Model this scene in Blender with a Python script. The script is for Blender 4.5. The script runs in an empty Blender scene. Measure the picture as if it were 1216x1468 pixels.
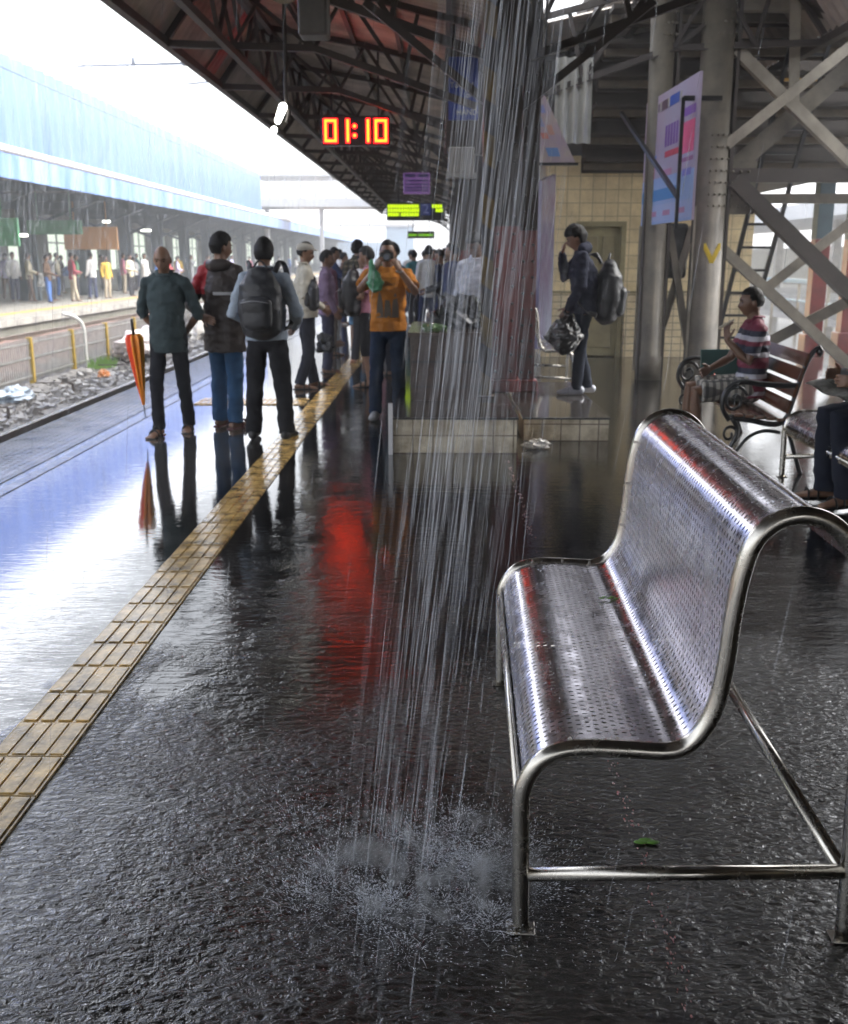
import bpy, bmesh, math, random
from mathutils import Vector, Matrix, noise
PI = math.pi
R = math.radians
random.seed(7)
sc = bpy.context.scene
C = sc.collection

# ------------------------------------------------------------------ camera
cd = bpy.data.cameras.new('camera')
cam = bpy.data.objects.new('camera', cd); C.objects.link(cam)
cd.sensor_fit = 'HORIZONTAL'; cd.sensor_width = 24.0; cd.lens = 24.0 * 1450 / 1216
cd.clip_start = 0.05; cd.clip_end = 3000
cam.location = (0, 0, 1.56)
cam.rotation_euler = (R(90 - 14.092), 0, R(0.843))
cd.dof.use_dof = True; cd.dof.focus_distance = 2.75; cd.dof.aperture_fstop = 4.5
sc.camera = cam

# ------------------------------------------------------------------ world, sun, exposure
SUN_EL, SUN_AZ = R(46), R(72)           # a pale sun behind the rain cloud, high on the right
w = bpy.data.worlds.new('World'); sc.world = w; w.use_nodes = True
wn = w.node_tree.nodes; wl = w.node_tree.links
bg = wn['Background']
sky = wn.new('ShaderNodeTexSky'); sky.sky_type = 'NISHITA'; sky.sun_disc = False
sky.sun_elevation = SUN_EL; sky.sun_rotation = SUN_AZ
sky.air_density = 1.0; sky.dust_density = 4.0; sky.ozone_density = 1.0
hs = wn.new('ShaderNodeHueSaturation'); hs.inputs['Saturation'].default_value = 0.24
wl.new(sky.outputs[0], hs.inputs['Color']); wl.new(hs.outputs[0], bg.inputs['Color'])
bg.inputs['Strength'].default_value = 0.15
sd = bpy.data.lights.new('sun', 'SUN'); sd.energy = 1.5; sd.angle = R(25); sd.color = (1, 0.96, 0.9)
so = bpy.data.objects.new('sun', sd); C.objects.link(so)
so.rotation_euler = (R(90) - SUN_EL, 0, R(180) - SUN_AZ + R(0))
dirv = Vector((math.sin(SUN_AZ) * math.cos(SUN_EL), math.cos(SUN_AZ) * math.cos(SUN_EL), math.sin(SUN_EL)))
so.rotation_euler = dirv.to_track_quat('Z', 'Y').to_euler()
sc.view_settings.view_transform = 'Standard'; sc.view_settings.look = 'None'
sc.view_settings.exposure = 2.35; sc.view_settings.gamma = 1.0
sc.cycles.transparent_max_bounces = 24
sc.cycles.max_bounces = 8; sc.cycles.diffuse_bounces = 4; sc.cycles.glossy_bounces = 4
sc.cycles.sample_clamp_indirect = 6.0
sc.cycles.caustics_reflective = False; sc.cycles.caustics_refractive = False

# ------------------------------------------------------------------ materials
def mat(name, col, rough=0.6, metal=0.0, var=0.0, vscale=6.0, bump=0.0, bscale=40.0, emit=0.0, ecol=None,
        alpha=1.0, spec=0.5, col2=None, coat=0.0, trans=0.0, dist=0.01):
    m = bpy.data.materials.new(name); m.use_nodes = True
    nt = m.node_tree; n = nt.nodes; l = nt.links; b = n['Principled BSDF']
    c = (*col, 1)
    b.inputs['Base Color'].default_value = c
    b.inputs['Roughness'].default_value = rough; b.inputs['Metallic'].default_value = metal
    b.inputs['Specular IOR Level'].default_value = spec
    b.inputs['Alpha'].default_value = alpha
    b.inputs['Coat Weight'].default_value = coat; b.inputs['Coat Roughness'].default_value = 0.08
    b.inputs['Transmission Weight'].default_value = trans
    if emit:
        b.inputs['Emission Color'].default_value = (*(ecol or col), 1); b.inputs['Emission Strength'].default_value = emit
    tc = n.new('ShaderNodeTexCoord')
    if var or col2:
        nz = n.new('ShaderNodeTexNoise'); nz.inputs['Scale'].default_value = vscale; nz.inputs['Detail'].default_value = 6
        nz.inputs['Roughness'].default_value = 0.65
        l.new(tc.outputs['Object'], nz.inputs['Vector'])
        rp = n.new('ShaderNodeValToRGB'); rp.color_ramp.elements[0].position = 0.35; rp.color_ramp.elements[1].position = 0.68
        c2 = col2 or tuple(max(0, x * (1 - var)) for x in col)
        rp.color_ramp.elements[0].color = (*c2, 1); rp.color_ramp.elements[1].color = c
        l.new(nz.outputs['Fac'], rp.inputs['Fac']); l.new(rp.outputs['Color'], b.inputs['Base Color'])
    if bump:
        nb = n.new('ShaderNodeTexNoise'); nb.inputs['Scale'].default_value = bscale; nb.inputs['Detail'].default_value = 4
        l.new(tc.outputs['Object'], nb.inputs['Vector'])
        bp = n.new('ShaderNodeBump'); bp.inputs['Strength'].default_value = bump; bp.inputs['Distance'].default_value = dist
        l.new(nb.outputs['Fac'], bp.inputs['Height']); l.new(bp.outputs['Normal'], b.inputs['Normal'])
    return m

def brick_mat(name, col, mortar, scale, bw=0.5, rh=0.25, rough=0.35, dirt=0.5, msize=0.012, axis=None):
    m = mat(name, col, rough); nt = m.node_tree; n = nt.nodes; l = nt.links; b = n['Principled BSDF']
    tc = n.new('ShaderNodeTexCoord'); mp = n.new('ShaderNodeMapping')
    l.new(tc.outputs['Object'], mp.inputs['Vector'])
    if axis == 'x': mp.inputs['Rotation'].default_value = (R(90), 0, 0)        # wall facing Y: use x,z
    bt = n.new('ShaderNodeTexBrick'); bt.inputs['Scale'].default_value = scale
    bt.inputs['Color1'].default_value = (*col, 1); bt.inputs['Color2'].default_value = (*[x * 0.88 for x in col], 1)
    bt.inputs['Mortar'].default_value = (*mortar, 1); bt.inputs['Mortar Size'].default_value = msize
    bt.inputs['Brick Width'].default_value = bw; bt.inputs['Row Height'].default_value = rh
    bt.offset = 0.0
    l.new(mp.outputs[0], bt.inputs['Vector'])
    nz = n.new('ShaderNodeTexNoise'); nz.inputs['Scale'].default_value = 3.2; nz.inputs['Detail'].default_value = 8
    nz.inputs['Roughness'].default_value = 0.7
    l.new(tc.outputs['Object'], nz.inputs['Vector'])
    rp = n.new('ShaderNodeValToRGB'); rp.color_ramp.elements[0].position = 0.38; rp.color_ramp.elements[1].position = 0.62
    rp.color_ramp.elements[0].color = (1 - dirt, 1 - dirt * 1.08, 1 - dirt * 1.2 if dirt < .8 else 0.02, 1); rp.color_ramp.elements[1].color = (1, 1, 1, 1)
    l.new(nz.outputs['Fac'], rp.inputs['Fac'])
    mx = n.new('ShaderNodeMix'); mx.data_type = 'RGBA'; mx.blend_type = 'MULTIPLY'; mx.inputs[0].default_value = 1
    l.new(bt.outputs['Color'], mx.inputs[6]); l.new(rp.outputs['Color'], mx.inputs[7]); l.new(mx.outputs[2], b.inputs['Base Color'])
    return m

# ------------------------------------------------------------------ mesh helpers
def obj(name, bm, m=None, parent=None, smooth=False, loc=None, rz=0):
    me = bpy.data.meshes.new(name)
    if isinstance(bm, bmesh.types.BMesh):
        bm.to_mesh(me); bm.free()
    else:
        me = bm
    o = bpy.data.objects.new(name, me); C.objects.link(o)
    if m is not None:
        for k in (m if isinstance(m, (list, tuple)) else [m]): me.materials.append(k)
    if parent is not None: o.parent = parent
    if loc is not None: o.location = loc
    if rz: o.rotation_euler = (0, 0, rz)
    if smooth:
        me.polygons.foreach_set('use_smooth', [True] * len(me.polygons))
    return o

def tag(o, label=None, cat=None, group=None, kind=None):
    if label: o['label'] = label
    if cat: o['category'] = cat
    if group: o['group'] = group
    if kind: o['kind'] = kind
    return o

def thing(name, label, cat, loc=(0, 0, 0), rz=0, group=None):
    o = bpy.data.objects.new(name, None); C.objects.link(o); o.empty_display_size = 0.2
    o.location = loc; o.rotation_euler = (0, 0, rz)
    return tag(o, label, cat, group)

def kids(o): return [c for c in bpy.data.objects if c.parent == o]

def copy_tree(o, parent=None):
    c = o.copy(); C.objects.link(c)
    if parent is not None: c.parent = parent
    for k in kids(o): copy_tree(k, c)
    return c

def BM(): return bmesh.new()

def box(bm, x0, x1, y0, y1, z0, z1, mi=0, bev=0.0):
    v = [bm.verts.new((x, y, z)) for x in (x0, x1) for y in (y0, y1) for z in (z0, z1)]
    fs = []
    for q in ((0, 1, 3, 2), (4, 6, 7, 5), (0, 4, 5, 1), (2, 3, 7, 6), (0, 2, 6, 4), (1, 5, 7, 3)):
        f = bm.faces.new([v[i] for i in q]); f.material_index = mi; fs.append(f)
    if bev:
        es = list({e for f in fs for e in f.edges})
        bmesh.ops.bevel(bm, geom=es, offset=bev, segments=2, profile=0.5, affect='EDGES')
    return bm

def frame(p, q, up=Vector((0, 0, 1))):
    p = Vector(p); q = Vector(q); t = (q - p).normalized()
    if abs(t.dot(up)) > 0.98: up = Vector((0, 1, 0))
    s = t.cross(up).normalized(); b = s.cross(t).normalized()
    return p, q, t, s, b

def bar(bm, p, q, w, h=None, mi=0, up=Vector((0, 0, 1))):
    h = h or w; p, q, t, s, b = frame(p, q, up)
    v = []
    for e in (p, q):
        for a, c in ((-1, -1), (1, -1), (1, 1), (-1, 1)):
            v.append(bm.verts.new(e + s * a * w / 2 + b * c * h / 2))
    for f in ((0, 1, 2, 3), (7, 6, 5, 4), (0, 4, 5, 1), (1, 5, 6, 2), (2, 6, 7, 3), (3, 7, 4, 0)):
        bm.faces.new([v[i] for i in f]).material_index = mi
    return bm

def angle(bm, p, q, w, t=0.012, mi=0):
    """an L section: two flats"""
    bar(bm, p, q, w, t, mi); p = Vector(p); q = Vector(q); _, _, _, s, b = frame(p, q)
    bar(bm, p + s * (w / 2 - t / 2) + b * (w / 2 + t/2), q + s * (w / 2 - t / 2) + b * (w / 2 + t/2), t, w, mi)

def rod(bm, p, q, r, n=10, r2=None, mi=0, cap=True):
    p, q, t, s, b = frame(p, q); r2 = r if r2 is None else r2
    A = [bm.verts.new(p + (s * math.cos(2*PI*i/n) + b * math.sin(2*PI*i/n)) * r) for i in range(n)]
    B = [bm.verts.new(q + (s * math.cos(2*PI*i/n) + b * math.sin(2*PI*i/n)) * r2) for i in range(n)]
    for i in range(n):
        f = bm.faces.new((A[i], A[(i+1) % n], B[(i+1) % n], B[i])); f.smooth = True; f.material_index = mi
    if cap:
        bm.faces.new(A[::-1]).material_index = mi; bm.faces.new(B).material_index = mi
    return bm

def sweep(bm, pts, rads, n=12, ref=None, mi=0, cap=True, closed=False):
    """a tube along pts; rads may be numbers or (a, b): a along ref, b across it"""
    pts = [Vector(p) for p in pts]; N = len(pts)
    if not isinstance(rads, (list,)): rads = [rads] * N
    rings = []; prev = None
    for i in range(N):
        t = (pts[min(i+1, N-1)] - pts[max(i-1, 0)])
        if closed: t = pts[(i+1) % N] - pts[i-1]
        t.normalize()
        if ref is not None: s = Vector(ref) - t * t.dot(Vector(ref))
        elif prev is None:
            s = t.orthogonal()
        else: s = prev - t * t.dot(prev)
        s.normalize(); prev = s; b = t.cross(s)
        ra, rb = rads[i] if isinstance(rads[i], (tuple, list)) else (rads[i], rads[i])
        rings.append([bm.verts.new(pts[i] + s * math.cos(2*PI*k/n) * ra + b * math.sin(2*PI*k/n) * rb) for k in range(n)])
    for i in range(N if closed else N - 1):
        A, B = rings[i], rings[(i+1) % N]
        for k in range(n):
            f = bm.faces.new((A[k], A[(k+1) % n], B[(k+1) % n], B[k])); f.smooth = True; f.material_index = mi
    if cap and not closed:
        for ring, rv in ((rings[0], True), (rings[-1], False)):
            bm.faces.new(ring[::-1] if rv else ring).material_index = mi
    return bm

def limb(bm, pts, rads, n=14, ref=(1, 0, 0), flat0=False, flat1=False):
    """like sweep but with rounded ends"""
    pts = [Vector(p) for p in pts]; rads = [r if isinstance(r, (tuple, list)) else (r, r) for r in rads]
    P, Q = [], []
    t0 = (pts[0] - pts[1]).normalized(); m0 = min(rads[0])
    for a in () if flat0 else (0.97, 0.7, 0.38):
        P.append(pts[0] + t0 * m0 * a); k = math.sqrt(1 - a * a); Q.append((rads[0][0] * k, rads[0][1] * k))
    P += pts; Q += rads
    t1 = (pts[-1] - pts[-2]).normalized(); m1 = min(rads[-1])
    for a in () if flat1 else (0.38, 0.7, 0.97):
        P.append(pts[-1] + t1 * m1 * a); k = math.sqrt(1 - a * a); Q.append((rads[-1][0] * k, rads[-1][1] * k))
    return sweep(bm, P, Q, n, ref)

def catmull(P, k=6):
    P = [Vector(p) for p in P]; out = []
    for i in range(len(P) - 1):
        a, b, c, d = P[max(i-1, 0)], P[i], P[i+1], P[min(i+2, len(P)-1)]
        for j in range(k):
            t = j / k
            out.append(0.5 * ((2*b) + (c - a) * t + (2*a - 5*b + 4*c - d) * t*t + (3*b - a - 3*c + d) * t**3))
    out.append(P[-1]); return out

def resample(P, d):
    out = [P[0].copy()]; acc = 0
    for i in range(len(P) - 1):
        a, b = P[i], P[i+1]; L = (b - a).length; s = d - acc
        while s <= L:
            out.append(a + (b - a) * (s / L)); s += d
        acc = L - (s - d)
    return out

def grid(bm, fn, us, vs, mi=0, smooth=True, skip=None):
    V = [[bm.verts.new(fn(u, v)) for v in vs] for u in us]
    for i in range(len(us) - 1):
        for j in range(len(vs) - 1):
            if skip and skip((us[i] + us[i+1]) / 2, (vs[j] + vs[j+1]) / 2): continue
            f = bm.faces.new((V[i][j], V[i+1][j], V[i+1][j+1], V[i][j+1])); f.smooth = smooth; f.material_index = mi
    return bm

def ball(bm, c, r, n=12, m=8, mi=0):
    c = Vector(c); r = r if isinstance(r, (tuple, list)) else (r, r, r)
    top = bm.verts.new(c + Vector((0, 0, r[2]))); bot = bm.verts.new(c - Vector((0, 0, r[2]))); rings = []
    for j in range(1, m):
        a = PI * j / m
        rings.append([bm.verts.new(c + Vector((r[0]*math.sin(a)*math.cos(2*PI*k/n), r[1]*math.sin(a)*math.sin(2*PI*k/n), r[2]*math.cos(a)))) for k in range(n)])
    fs = []
    for k in range(n):
        fs.append(bm.faces.new((top, rings[0][k], rings[0][(k+1) % n]))); fs.append(bm.faces.new((bot, rings[-1][(k+1) % n], rings[-1][k])))
        for j in range(m - 2):
            fs.append(bm.faces.new((rings[j][k], rings[j+1][k], rings[j+1][(k+1) % n], rings[j][(k+1) % n])))
    for f in fs: f.smooth = True; f.material_index = mi
    return bm

side_scene = bpy.data.scenes.new('workshop')      # modifiers are applied here, away from the big scene
def baked(t):
    side_scene.collection.objects.link(t); vl = side_scene.view_layers[0]; vl.update()
    me = bpy.data.meshes.new_from_object(t.evaluated_get(vl.depsgraph)); bpy.data.objects.remove(t)
    return me

def text(name, s, size, m, parent, loc, rot, depth=0.004, align='CENTER'):
    cu = bpy.data.curves.new(name, 'FONT'); cu.body = s; cu.size = size; cu.extrude = depth; cu.align_x = align; cu.align_y = 'CENTER'
    me = baked(bpy.data.objects.new(name, cu))
    o = obj(name, me, m, parent); o.location = loc; o.rotation_euler = rot
    return o

# ------------------------------------------------------------------ the ground, platforms and tracks
def floor_material():
    m = bpy.data.materials.new('wet_asphalt'); m.use_nodes = True
    nt = m.node_tree; n = nt.nodes; l = nt.links; b = n['Principled BSDF']
    tc = n.new('ShaderNodeTexCoord'); sp = n.new('ShaderNodeSeparateXYZ'); l.new(tc.outputs['Object'], sp.inputs[0])
    def noise_(scale, detail=4, rough=0.6, sx=1.0, sy=1.0, dist=0.0):
        mp = n.new('ShaderNodeMapping'); mp.inputs['Scale'].default_value = (sx, sy, 1); l.new(tc.outputs['Object'], mp.inputs['Vector'])
        t = n.new('ShaderNodeTexNoise'); t.inputs['Scale'].default_value = scale; t.inputs['Detail'].default_value = detail
        t.inputs['Roughness'].default_value = rough; t.inputs['Distortion'].default_value = dist
        l.new(mp.outputs[0], t.inputs['Vector']); return t.outputs['Fac']
    def mr(src, a, c, d=0.0, e=1.0, smooth=True):
        t = n.new('ShaderNodeMapRange'); t.interpolation_type = 'SMOOTHSTEP' if smooth else 'LINEAR'
        t.inputs['From Min'].default_value = a; t.inputs['From Max'].default_value = c
        t.inputs['To Min'].default_value = d; t.inputs['To Max'].default_value = e
        l.new(src, t.inputs['Value']); return t.outputs[0]
    def mth(op, a, c, cl=False):
        t = n.new('ShaderNodeMath'); t.operation = op; t.use_clamp = cl
        for i, v in enumerate((a, c)):
            if isinstance(v, (int, float)): t.inputs[i].default_value = v
            else: l.new(v, t.inputs[i])
        return t.outputs[0]
    def mixc(f, a, c):
        t = n.new('ShaderNodeMix'); t.data_type = 'RGBA'
        if isinstance(f, (int, float)): t.inputs[0].default_value = f
        else: l.new(f, t.inputs[0])
        for i, v in ((6, a), (7, c)):
            if isinstance(v, tuple): t.inputs[i].default_value = (*v, 1)
            else: l.new(v, t.inputs[i])
        return t.outputs[2]
    big = noise_(0.55, 5, 0.6, dist=0.6); mid = noise_(3.0, 6, 0.7); fine = noise_(90, 3, 0.7); grit = noise_(260, 2, 0.6)
    # splash zone: the water that falls from the gutter keeps the near floor rough; further off it lies still
    ysp = mth('ADD', sp.outputs['Y'], mr(big, 0.3, 0.7, -0.8, 0.8))
    xr = mth('ADD', sp.outputs['X'], mr(mid, 0.3, 0.7, -0.25, 0.25))
    near = mr(mth('ADD', ysp, mr(xr, -1.7, -0.9, 0.9, 0.0)), 2.9, 4.2, 1.0, 0.0)
    right = mr(xr, -1.15, -0.35, 0.0, 1.0)          # the trodden asphalt under the roof
    leftc = mr(xr, -1.75, -1.45, 1.0, 0.0)       # paler concrete on the track side of the tactile line
    base = mixc(mr(mid, 0.35, 0.7), (0.004, 0.0036, 0.0033), (0.013, 0.0118, 0.0108))
    base = mixc(mth('MULTIPLY', mr(fine, 0.55, 0.75), 0.35), base, (0.03, 0.027, 0.024))
    conc = mixc(mr(mid, 0.3, 0.7), (0.03, 0.028, 0.028), (0.07, 0.066, 0.063))
    base = mixc(mth('MULTIPLY', mr(noise_(1.3, 7, 0.7, dist=1.2), 0.5, 0.66), 0.55), base, (0.035, 0.030, 0.026))
    base = mixc(leftc, base, conc)
    l.new(base, b.inputs['Base Color'])
    # puddles
    pud = mr(big, 0.42, 0.56)
    rg = mth('ADD', mr(near, 0, 1, 0.012, 0.08), mth('MULTIPLY', mth('SUBTRACT', 1.0, pud), mr(right, 0, 1, 0.0, 0.06)), True)
    l.new(rg, b.inputs['Roughness'])
    l.new(mr(leftc, 0, 1, 1.95, 2.8), b.inputs['IOR']); b.inputs['Specular IOR Level'].default_value = 0.5
    # relief: wind ripples (long across the view), splashing chop close by, grit where the asphalt stands proud
    rip = noise_(15, 3, 0.5, sx=0.5, sy=1.6, dist=1.0); chop = noise_(41, 4, 0.6, sx=0.75, sy=1.25, dist=0.7)
    patch = noise_(2.1, 4, 0.6, dist=0.8)
    rs = mth('MULTIPLY', rip, mr(right, 0, 1, 0.24, 0.30))
    cs = mth('MULTIPLY', chop, mth('ADD', mth('MULTIPLY', mr(near, 0, 1, 0.0, 1.25), mr(patch, 0.36, 0.62, 0.45, 1.1)), mth('MULTIPLY', mth('SUBTRACT', 1.0, mth('MULTIPLY', pud, 0.65)), mr(right, 0, 1, 0.045, 0.42))))
    gs = mth('MULTIPLY', grit, 0.012)
    lump = mth('MULTIPLY', mid, mr(right, 0, 1, 0.15, 0.40))
    wob = noise_(8.5, 3, 0.5, sx=0.45, sy=1.7, dist=1.0)
    lump = mth('ADD', lump, mth('MULTIPLY', wob, mr(right, 0, 1, 0.2, 0.65)))
    hgt = mth('MULTIPLY', mth('ADD', mth('ADD', rs, cs), mth('ADD', gs, lump)), mr(sp.outputs['Y'], 3.8, 5.6, 1.0, 0.36))
    bp = n.new('ShaderNodeBump'); bp.inputs['Strength'].default_value = 1.0; bp.inputs['Distance'].default_value = 0.006
    l.new(hgt, bp.inputs['Height']); l.new(bp.outputs['Normal'], b.inputs['Normal'])
    return m
M = {}
M['floor'] = floor_material()
M['ballast'] = mat('grey_ballast', (0.36, 0.34, 0.32), 0.6, var=0.75, vscale=9, bump=1.0, bscale=14, dist=0.08)
M['redballast'] = mat('reddish_ballast', (0.27, 0.17, 0.145), 0.8, var=0.5, vscale=5, bump=1.0, bscale=12, dist=0.06)
M['concrete'] = mat('weathered_concrete', (0.34, 0.33, 0.30), 0.6, var=0.5, vscale=3, bump=0.3, bscale=20)
M['earth'] = mat('earth', (0.20, 0.18, 0.15), 0.9, var=0.4, vscale=0.5)
M['yellow'] = mat('yellow_road_paint', (0.75, 0.42, 0.06), 0.5, var=0.3, vscale=4)
M['white'] = mat('worn_white_paint', (0.75, 0.75, 0.73), 0.35, var=0.35, vscale=5)

b_ = BM(); grid(b_, lambda x, y: Vector((x, y, -1.3)), [-400, -60, -11.0, 60, 400], [-400, -60, 100, 400]); tag(obj('ground', b_, M['earth']), kind='structure')
b_ = BM(); box(b_, -3.8, 9.2, -9, 170, -1.2, 0.0); tag(obj('platform', b_, M['floor']), kind='structure')
b_ = BM()
def bal(x, y):
    h = noise.noise(Vector((x * 2.3, y * 2.3, 0))) * 0.06 + noise.noise(Vector((x * 7, y * 7, 3))) * 0.05
    base = -0.86 if x > -7.2 else (-0.86 + (-7.2 - x) * 0.15 if x > -8.2 else -0.70)
    return Vector((x, y, base + h))
grid(b_, bal, [-3.8 - 0.11 * i for i in range(50)], [3 + 0.14 * i for i in range(400)])
tag(obj('track_bed', b_, M['ballast']), kind='structure')
b_ = BM(); grid(b_, lambda x, y: Vector((x, y, (-0.70 if x > -9 else -0.42) + 0.05 * noise.noise(Vector((x*4, y*4, 1))))), [-7.95, -8.3, -8.8, -9.4, -10, -10.6, -11.3], [0 + 0.8 * i for i in range(200)])
tag(obj('far_track_bed', b_, M['redballast']), kind='structure')
b_ = BM(); box(b_, -20, -11.2, -5, 170, -1.2, -0.16, 0); box(b_, -20, -11.1, -5, 170, -0.158, 0.0, 1); 
tag(obj('far_platform', b_, [mat('mossy_wall', (0.15, 0.15, 0.12), 0.8, var=.5, vscale=2), M['concrete']]), kind='structure')
b_ = BM(); box(b_, -12.55, -12.25, -5, 170, 0.001, 0.005); tag(obj('far_platform_yellow_line', b_, M['yellow']), kind='structure')

# right-hand tracks and the platform beyond them
b_ = BM(); box(b_, 9.2, 15.5, -9, 170, -1.2, -0.8); tag(obj('right_track_bed', b_, M['ballast']), kind='structure')
b_ = BM(); box(b_, 15.5, 24, -9, 170, -1.2, 0.0); tag(obj('right_platform', b_, M['concrete']), kind='structure')

# edge strip of studded slabs and the white line
M['slab'] = mat('pale_slab', (0.40, 0.39, 0.385), 0.08, var=0.45, vscale=2.2, bump=0.25, bscale=30, dist=0.004)
b_ = BM()
for k in range(120):
    y0 = 1.5 + k * 0.4
    box(b_, -3.79, -3.12, y0, y0 + 0.39, 0.001, 0.006)
    if k < 55:
        for i in range(9):
            for j in range(5):
                x = -3.74 + i * 0.07; y = y0 + 0.04 + j * 0.075
                box(b_, x, x + 0.032, y, y + 0.032, 0.006, 0.009)
tag(obj('studded_edge_paving', b_, M['slab']), kind='structure')
b_ = BM(); box(b_, -3.04, -2.95, 1.0, 60, 0.001, 0.005); tag(obj('white_edge_line', b_, mat('worn_line', (.30, .29, .28), .12, var=.7, vscale=4)), kind='structure')

# tactile line: square tiles, four raised bars on each
tm = mat('tactile_tile', (0.74, 0.49, 0.17), 0.05, var=0.78, vscale=8, bump=0.5, bscale=55, dist=0.003)
b_ = BM(); S = 0.245
for k in range(-2, 190):
    y0 = k * S
    box(b_, -1.44, -1.195, y0 + 0.003, y0 + S - 0.003, 0.0, 0.008 + 0.001 * math.sin(k * 2.3))
    if k < 130:
        for j in range(4):
            x = -1.44 + 0.012 + j * 0.0605
            box(b_, x - .006, x + 0.043, y0 + 0.010, y0 + S - 0.010, 0.008, 0.0125, bev=0.003 if k < 40 else 0)
for k in range(14):                       # the branch that turns off towards the train
    x0 = -1.47 - (k + 1) * S if k < 5 else None
    if x0 is None: break
    for r in range(2):
        y0 = 11.0 + r * S
        box(b_, x0 + 0.003, x0 + S - 0.003, y0, y0 + S - 0.004, 0.0, 0.008)
        for j in range(4):
            box(b_, x0 + 0.012 + j * 0.0605, x0 + 0.048 + j * 0.0605, y0 + 0.012, y0 + S - 0.016, 0.008, 0.014)
tag(obj('tactile_paving', b_, tm), kind='structure')

# the rain haze that pales everything far down the line
M['haze'] = bpy.data.materials.new('rain_haze'); M['haze'].use_nodes = True; _n = M['haze'].node_tree.nodes; _l = M['haze'].node_tree.links
_n.remove(_n['Principled BSDF']); _v = _n.new('ShaderNodeVolumePrincipled'); _v.inputs['Color'].default_value = (.93, .95, 1, 1); _v.inputs['Density'].default_value = 0.0038; _v.inputs['Anisotropy'].default_value = .2
_l.new(_v.outputs[0], _n['Material Output'].inputs['Volume'])
b_ = BM(); box(b_, -410, 410, -410, 410, -2.4, 17); tag(obj('haze', b_, M['haze']), kind='stuff')

# flecks left of a painted line
_r = random.Random(5); b_ = BM(); M['fleck'] = mat('worn_red_paint', (.42, .05, .045), .2, col2=(.45, .40, .38), vscale=60)
for k in range(260):
    y = _r.choice((_r.uniform(1.75, 2.95), _r.uniform(5.6, 7.9), _r.uniform(1.7, 8))); x = .545 + .008 * math.sin(y * 3) + _r.gauss(0, .012); s = _r.uniform(.001, .0032) * (1 + .2 * y); n_ = 5; ph = _r.uniform(0, 6)
    b_.faces.new([b_.verts.new((x + s * _r.uniform(.4, 1) * math.cos(ph + 2 * PI * i / n_), y + 2.2 * s * _r.uniform(.4, 1) * math.sin(ph + 2 * PI * i / n_), .0015)) for i in range(n_)])
tag(obj('worn_painted_line', b_, M['fleck']), kind='structure')
# ------------------------------------------------------------------ rails, fence and litter on the tracks
M['rail'] = mat('rusty_rail', (0.13, 0.10, 0.08), 0.5, metal=0.3, var=0.5, vscale=8)
M['railtop'] = mat('polished_rail_head', (0.75, 0.72, 0.66), 0.25, metal=0.9)
def rail(x, label, y0=3, y1=160, z=-0.86):
    t = thing('rail', label, 'rail', (x, y0, z), 0, 'rails of the tracks')
    b = BM(); box(b, -0.07, 0.07, 0, y1 - y0, 0, 0.02); box(b, -0.012, 0.012, 0, y1 - y0, 0.02, 0.115); box(b, -0.036, 0.036, 0, y1 - y0, 0.115, 0.146)
    obj('rail_web', b, M['rail'], t)
    b = BM(); box(b, -0.034, 0.034, 0, y1 - y0, 0.1465, 0.155, bev=0.003); obj('rail_head', b, M['railtop'], t)
    return t
rail(-4.45, 'steel rail hidden close under the platform edge', z=-0.84)
rail(-5.75, 'bright topped steel rail running just beyond the wet platform edge', z=-0.84)
rail(-9.0, 'steel rail in the reddish ballast behind the low fence', z=-0.69)
rail(-10.6, 'steel rail at the foot of the far platform', z=-0.45)

M['fencey'] = mat('yellow_post_paint', (0.62, 0.42, 0.07), 0.5, var=0.4, vscale=9)
M['fencem'] = mat('galvanised_mesh', (0.42, 0.42, 0.40), 0.4, metal=0.3, var=0.3)
FX = -7.8
t = thing('track_fence', 'low grey mesh fence with yellow posts running between the tracks', 'fence', (FX, 0, -0.72))
b = BM(); zt = 0.70
for z in (0.08, 0.42, zt): box(b, -0.018, 0.018, 8, 64, z, z + 0.028)
y = 8.0
while y < 64:
    box(b, -0.008, 0.008, y, y + 0.034, 0.02, zt + 0.1); y += 0.095 if y < 40 else 0.2
obj('picket_mesh', b, M['fencem'], t)
for k in range(25):
    b = BM(); y = 8.1 + k * 2.25; box(b, -0.05, 0.05, y - 0.04, y + 0.04, -0.1, zt + 0.12, bev=0.006); obj('post', b, M['fencey'], t)
t = tag(obj('curved_pipe', sweep(BM(), catmull([(0, 0, -0.1), (0, 0, 0.55), (-0.02, -0.02, 0.85), (-0.14, -0.15, 1.02), (-0.34, -0.3, 1.1)], 6), 0.042, 10), mat('pipe_paint', (0.72, 0.72, 0.68), 0.4), loc=(FX, 22.4, -0.7)),
        'pale bent pipe rising out of the low fence by the tracks', 'pipe')
# short angle-iron pegs between the rail and the fence
for i, (x, y, ln, lb) in enumerate(((-7.2, 15.3, 0.8, 'rusty angle iron bar lying nearest the left edge of the picture'), (-7.3, 18.4, 0.9, 'rusty angle iron bar raised above the stones left of the umbrella'),
        (-7.1, 21.6, 1.0, 'rusty angle iron bar next to the foot of the bent pipe'), (-7.2, 26.0, 1.0, 'rusty angle iron bar farthest along the fence'))):
    b = BM(); box(b, -0.018, 0.018, 0, 0.036, 0.0, 0.20); bar(b, (0, 0, 0.21), (-ln * .8, 0.1, 0.20), 0.03, 0.02)
    tag(obj('angle_iron', b, M['rail'], loc=(x + 0.6, y, -0.86)), lb, 'iron bar', 'bars beside the fence')
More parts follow.
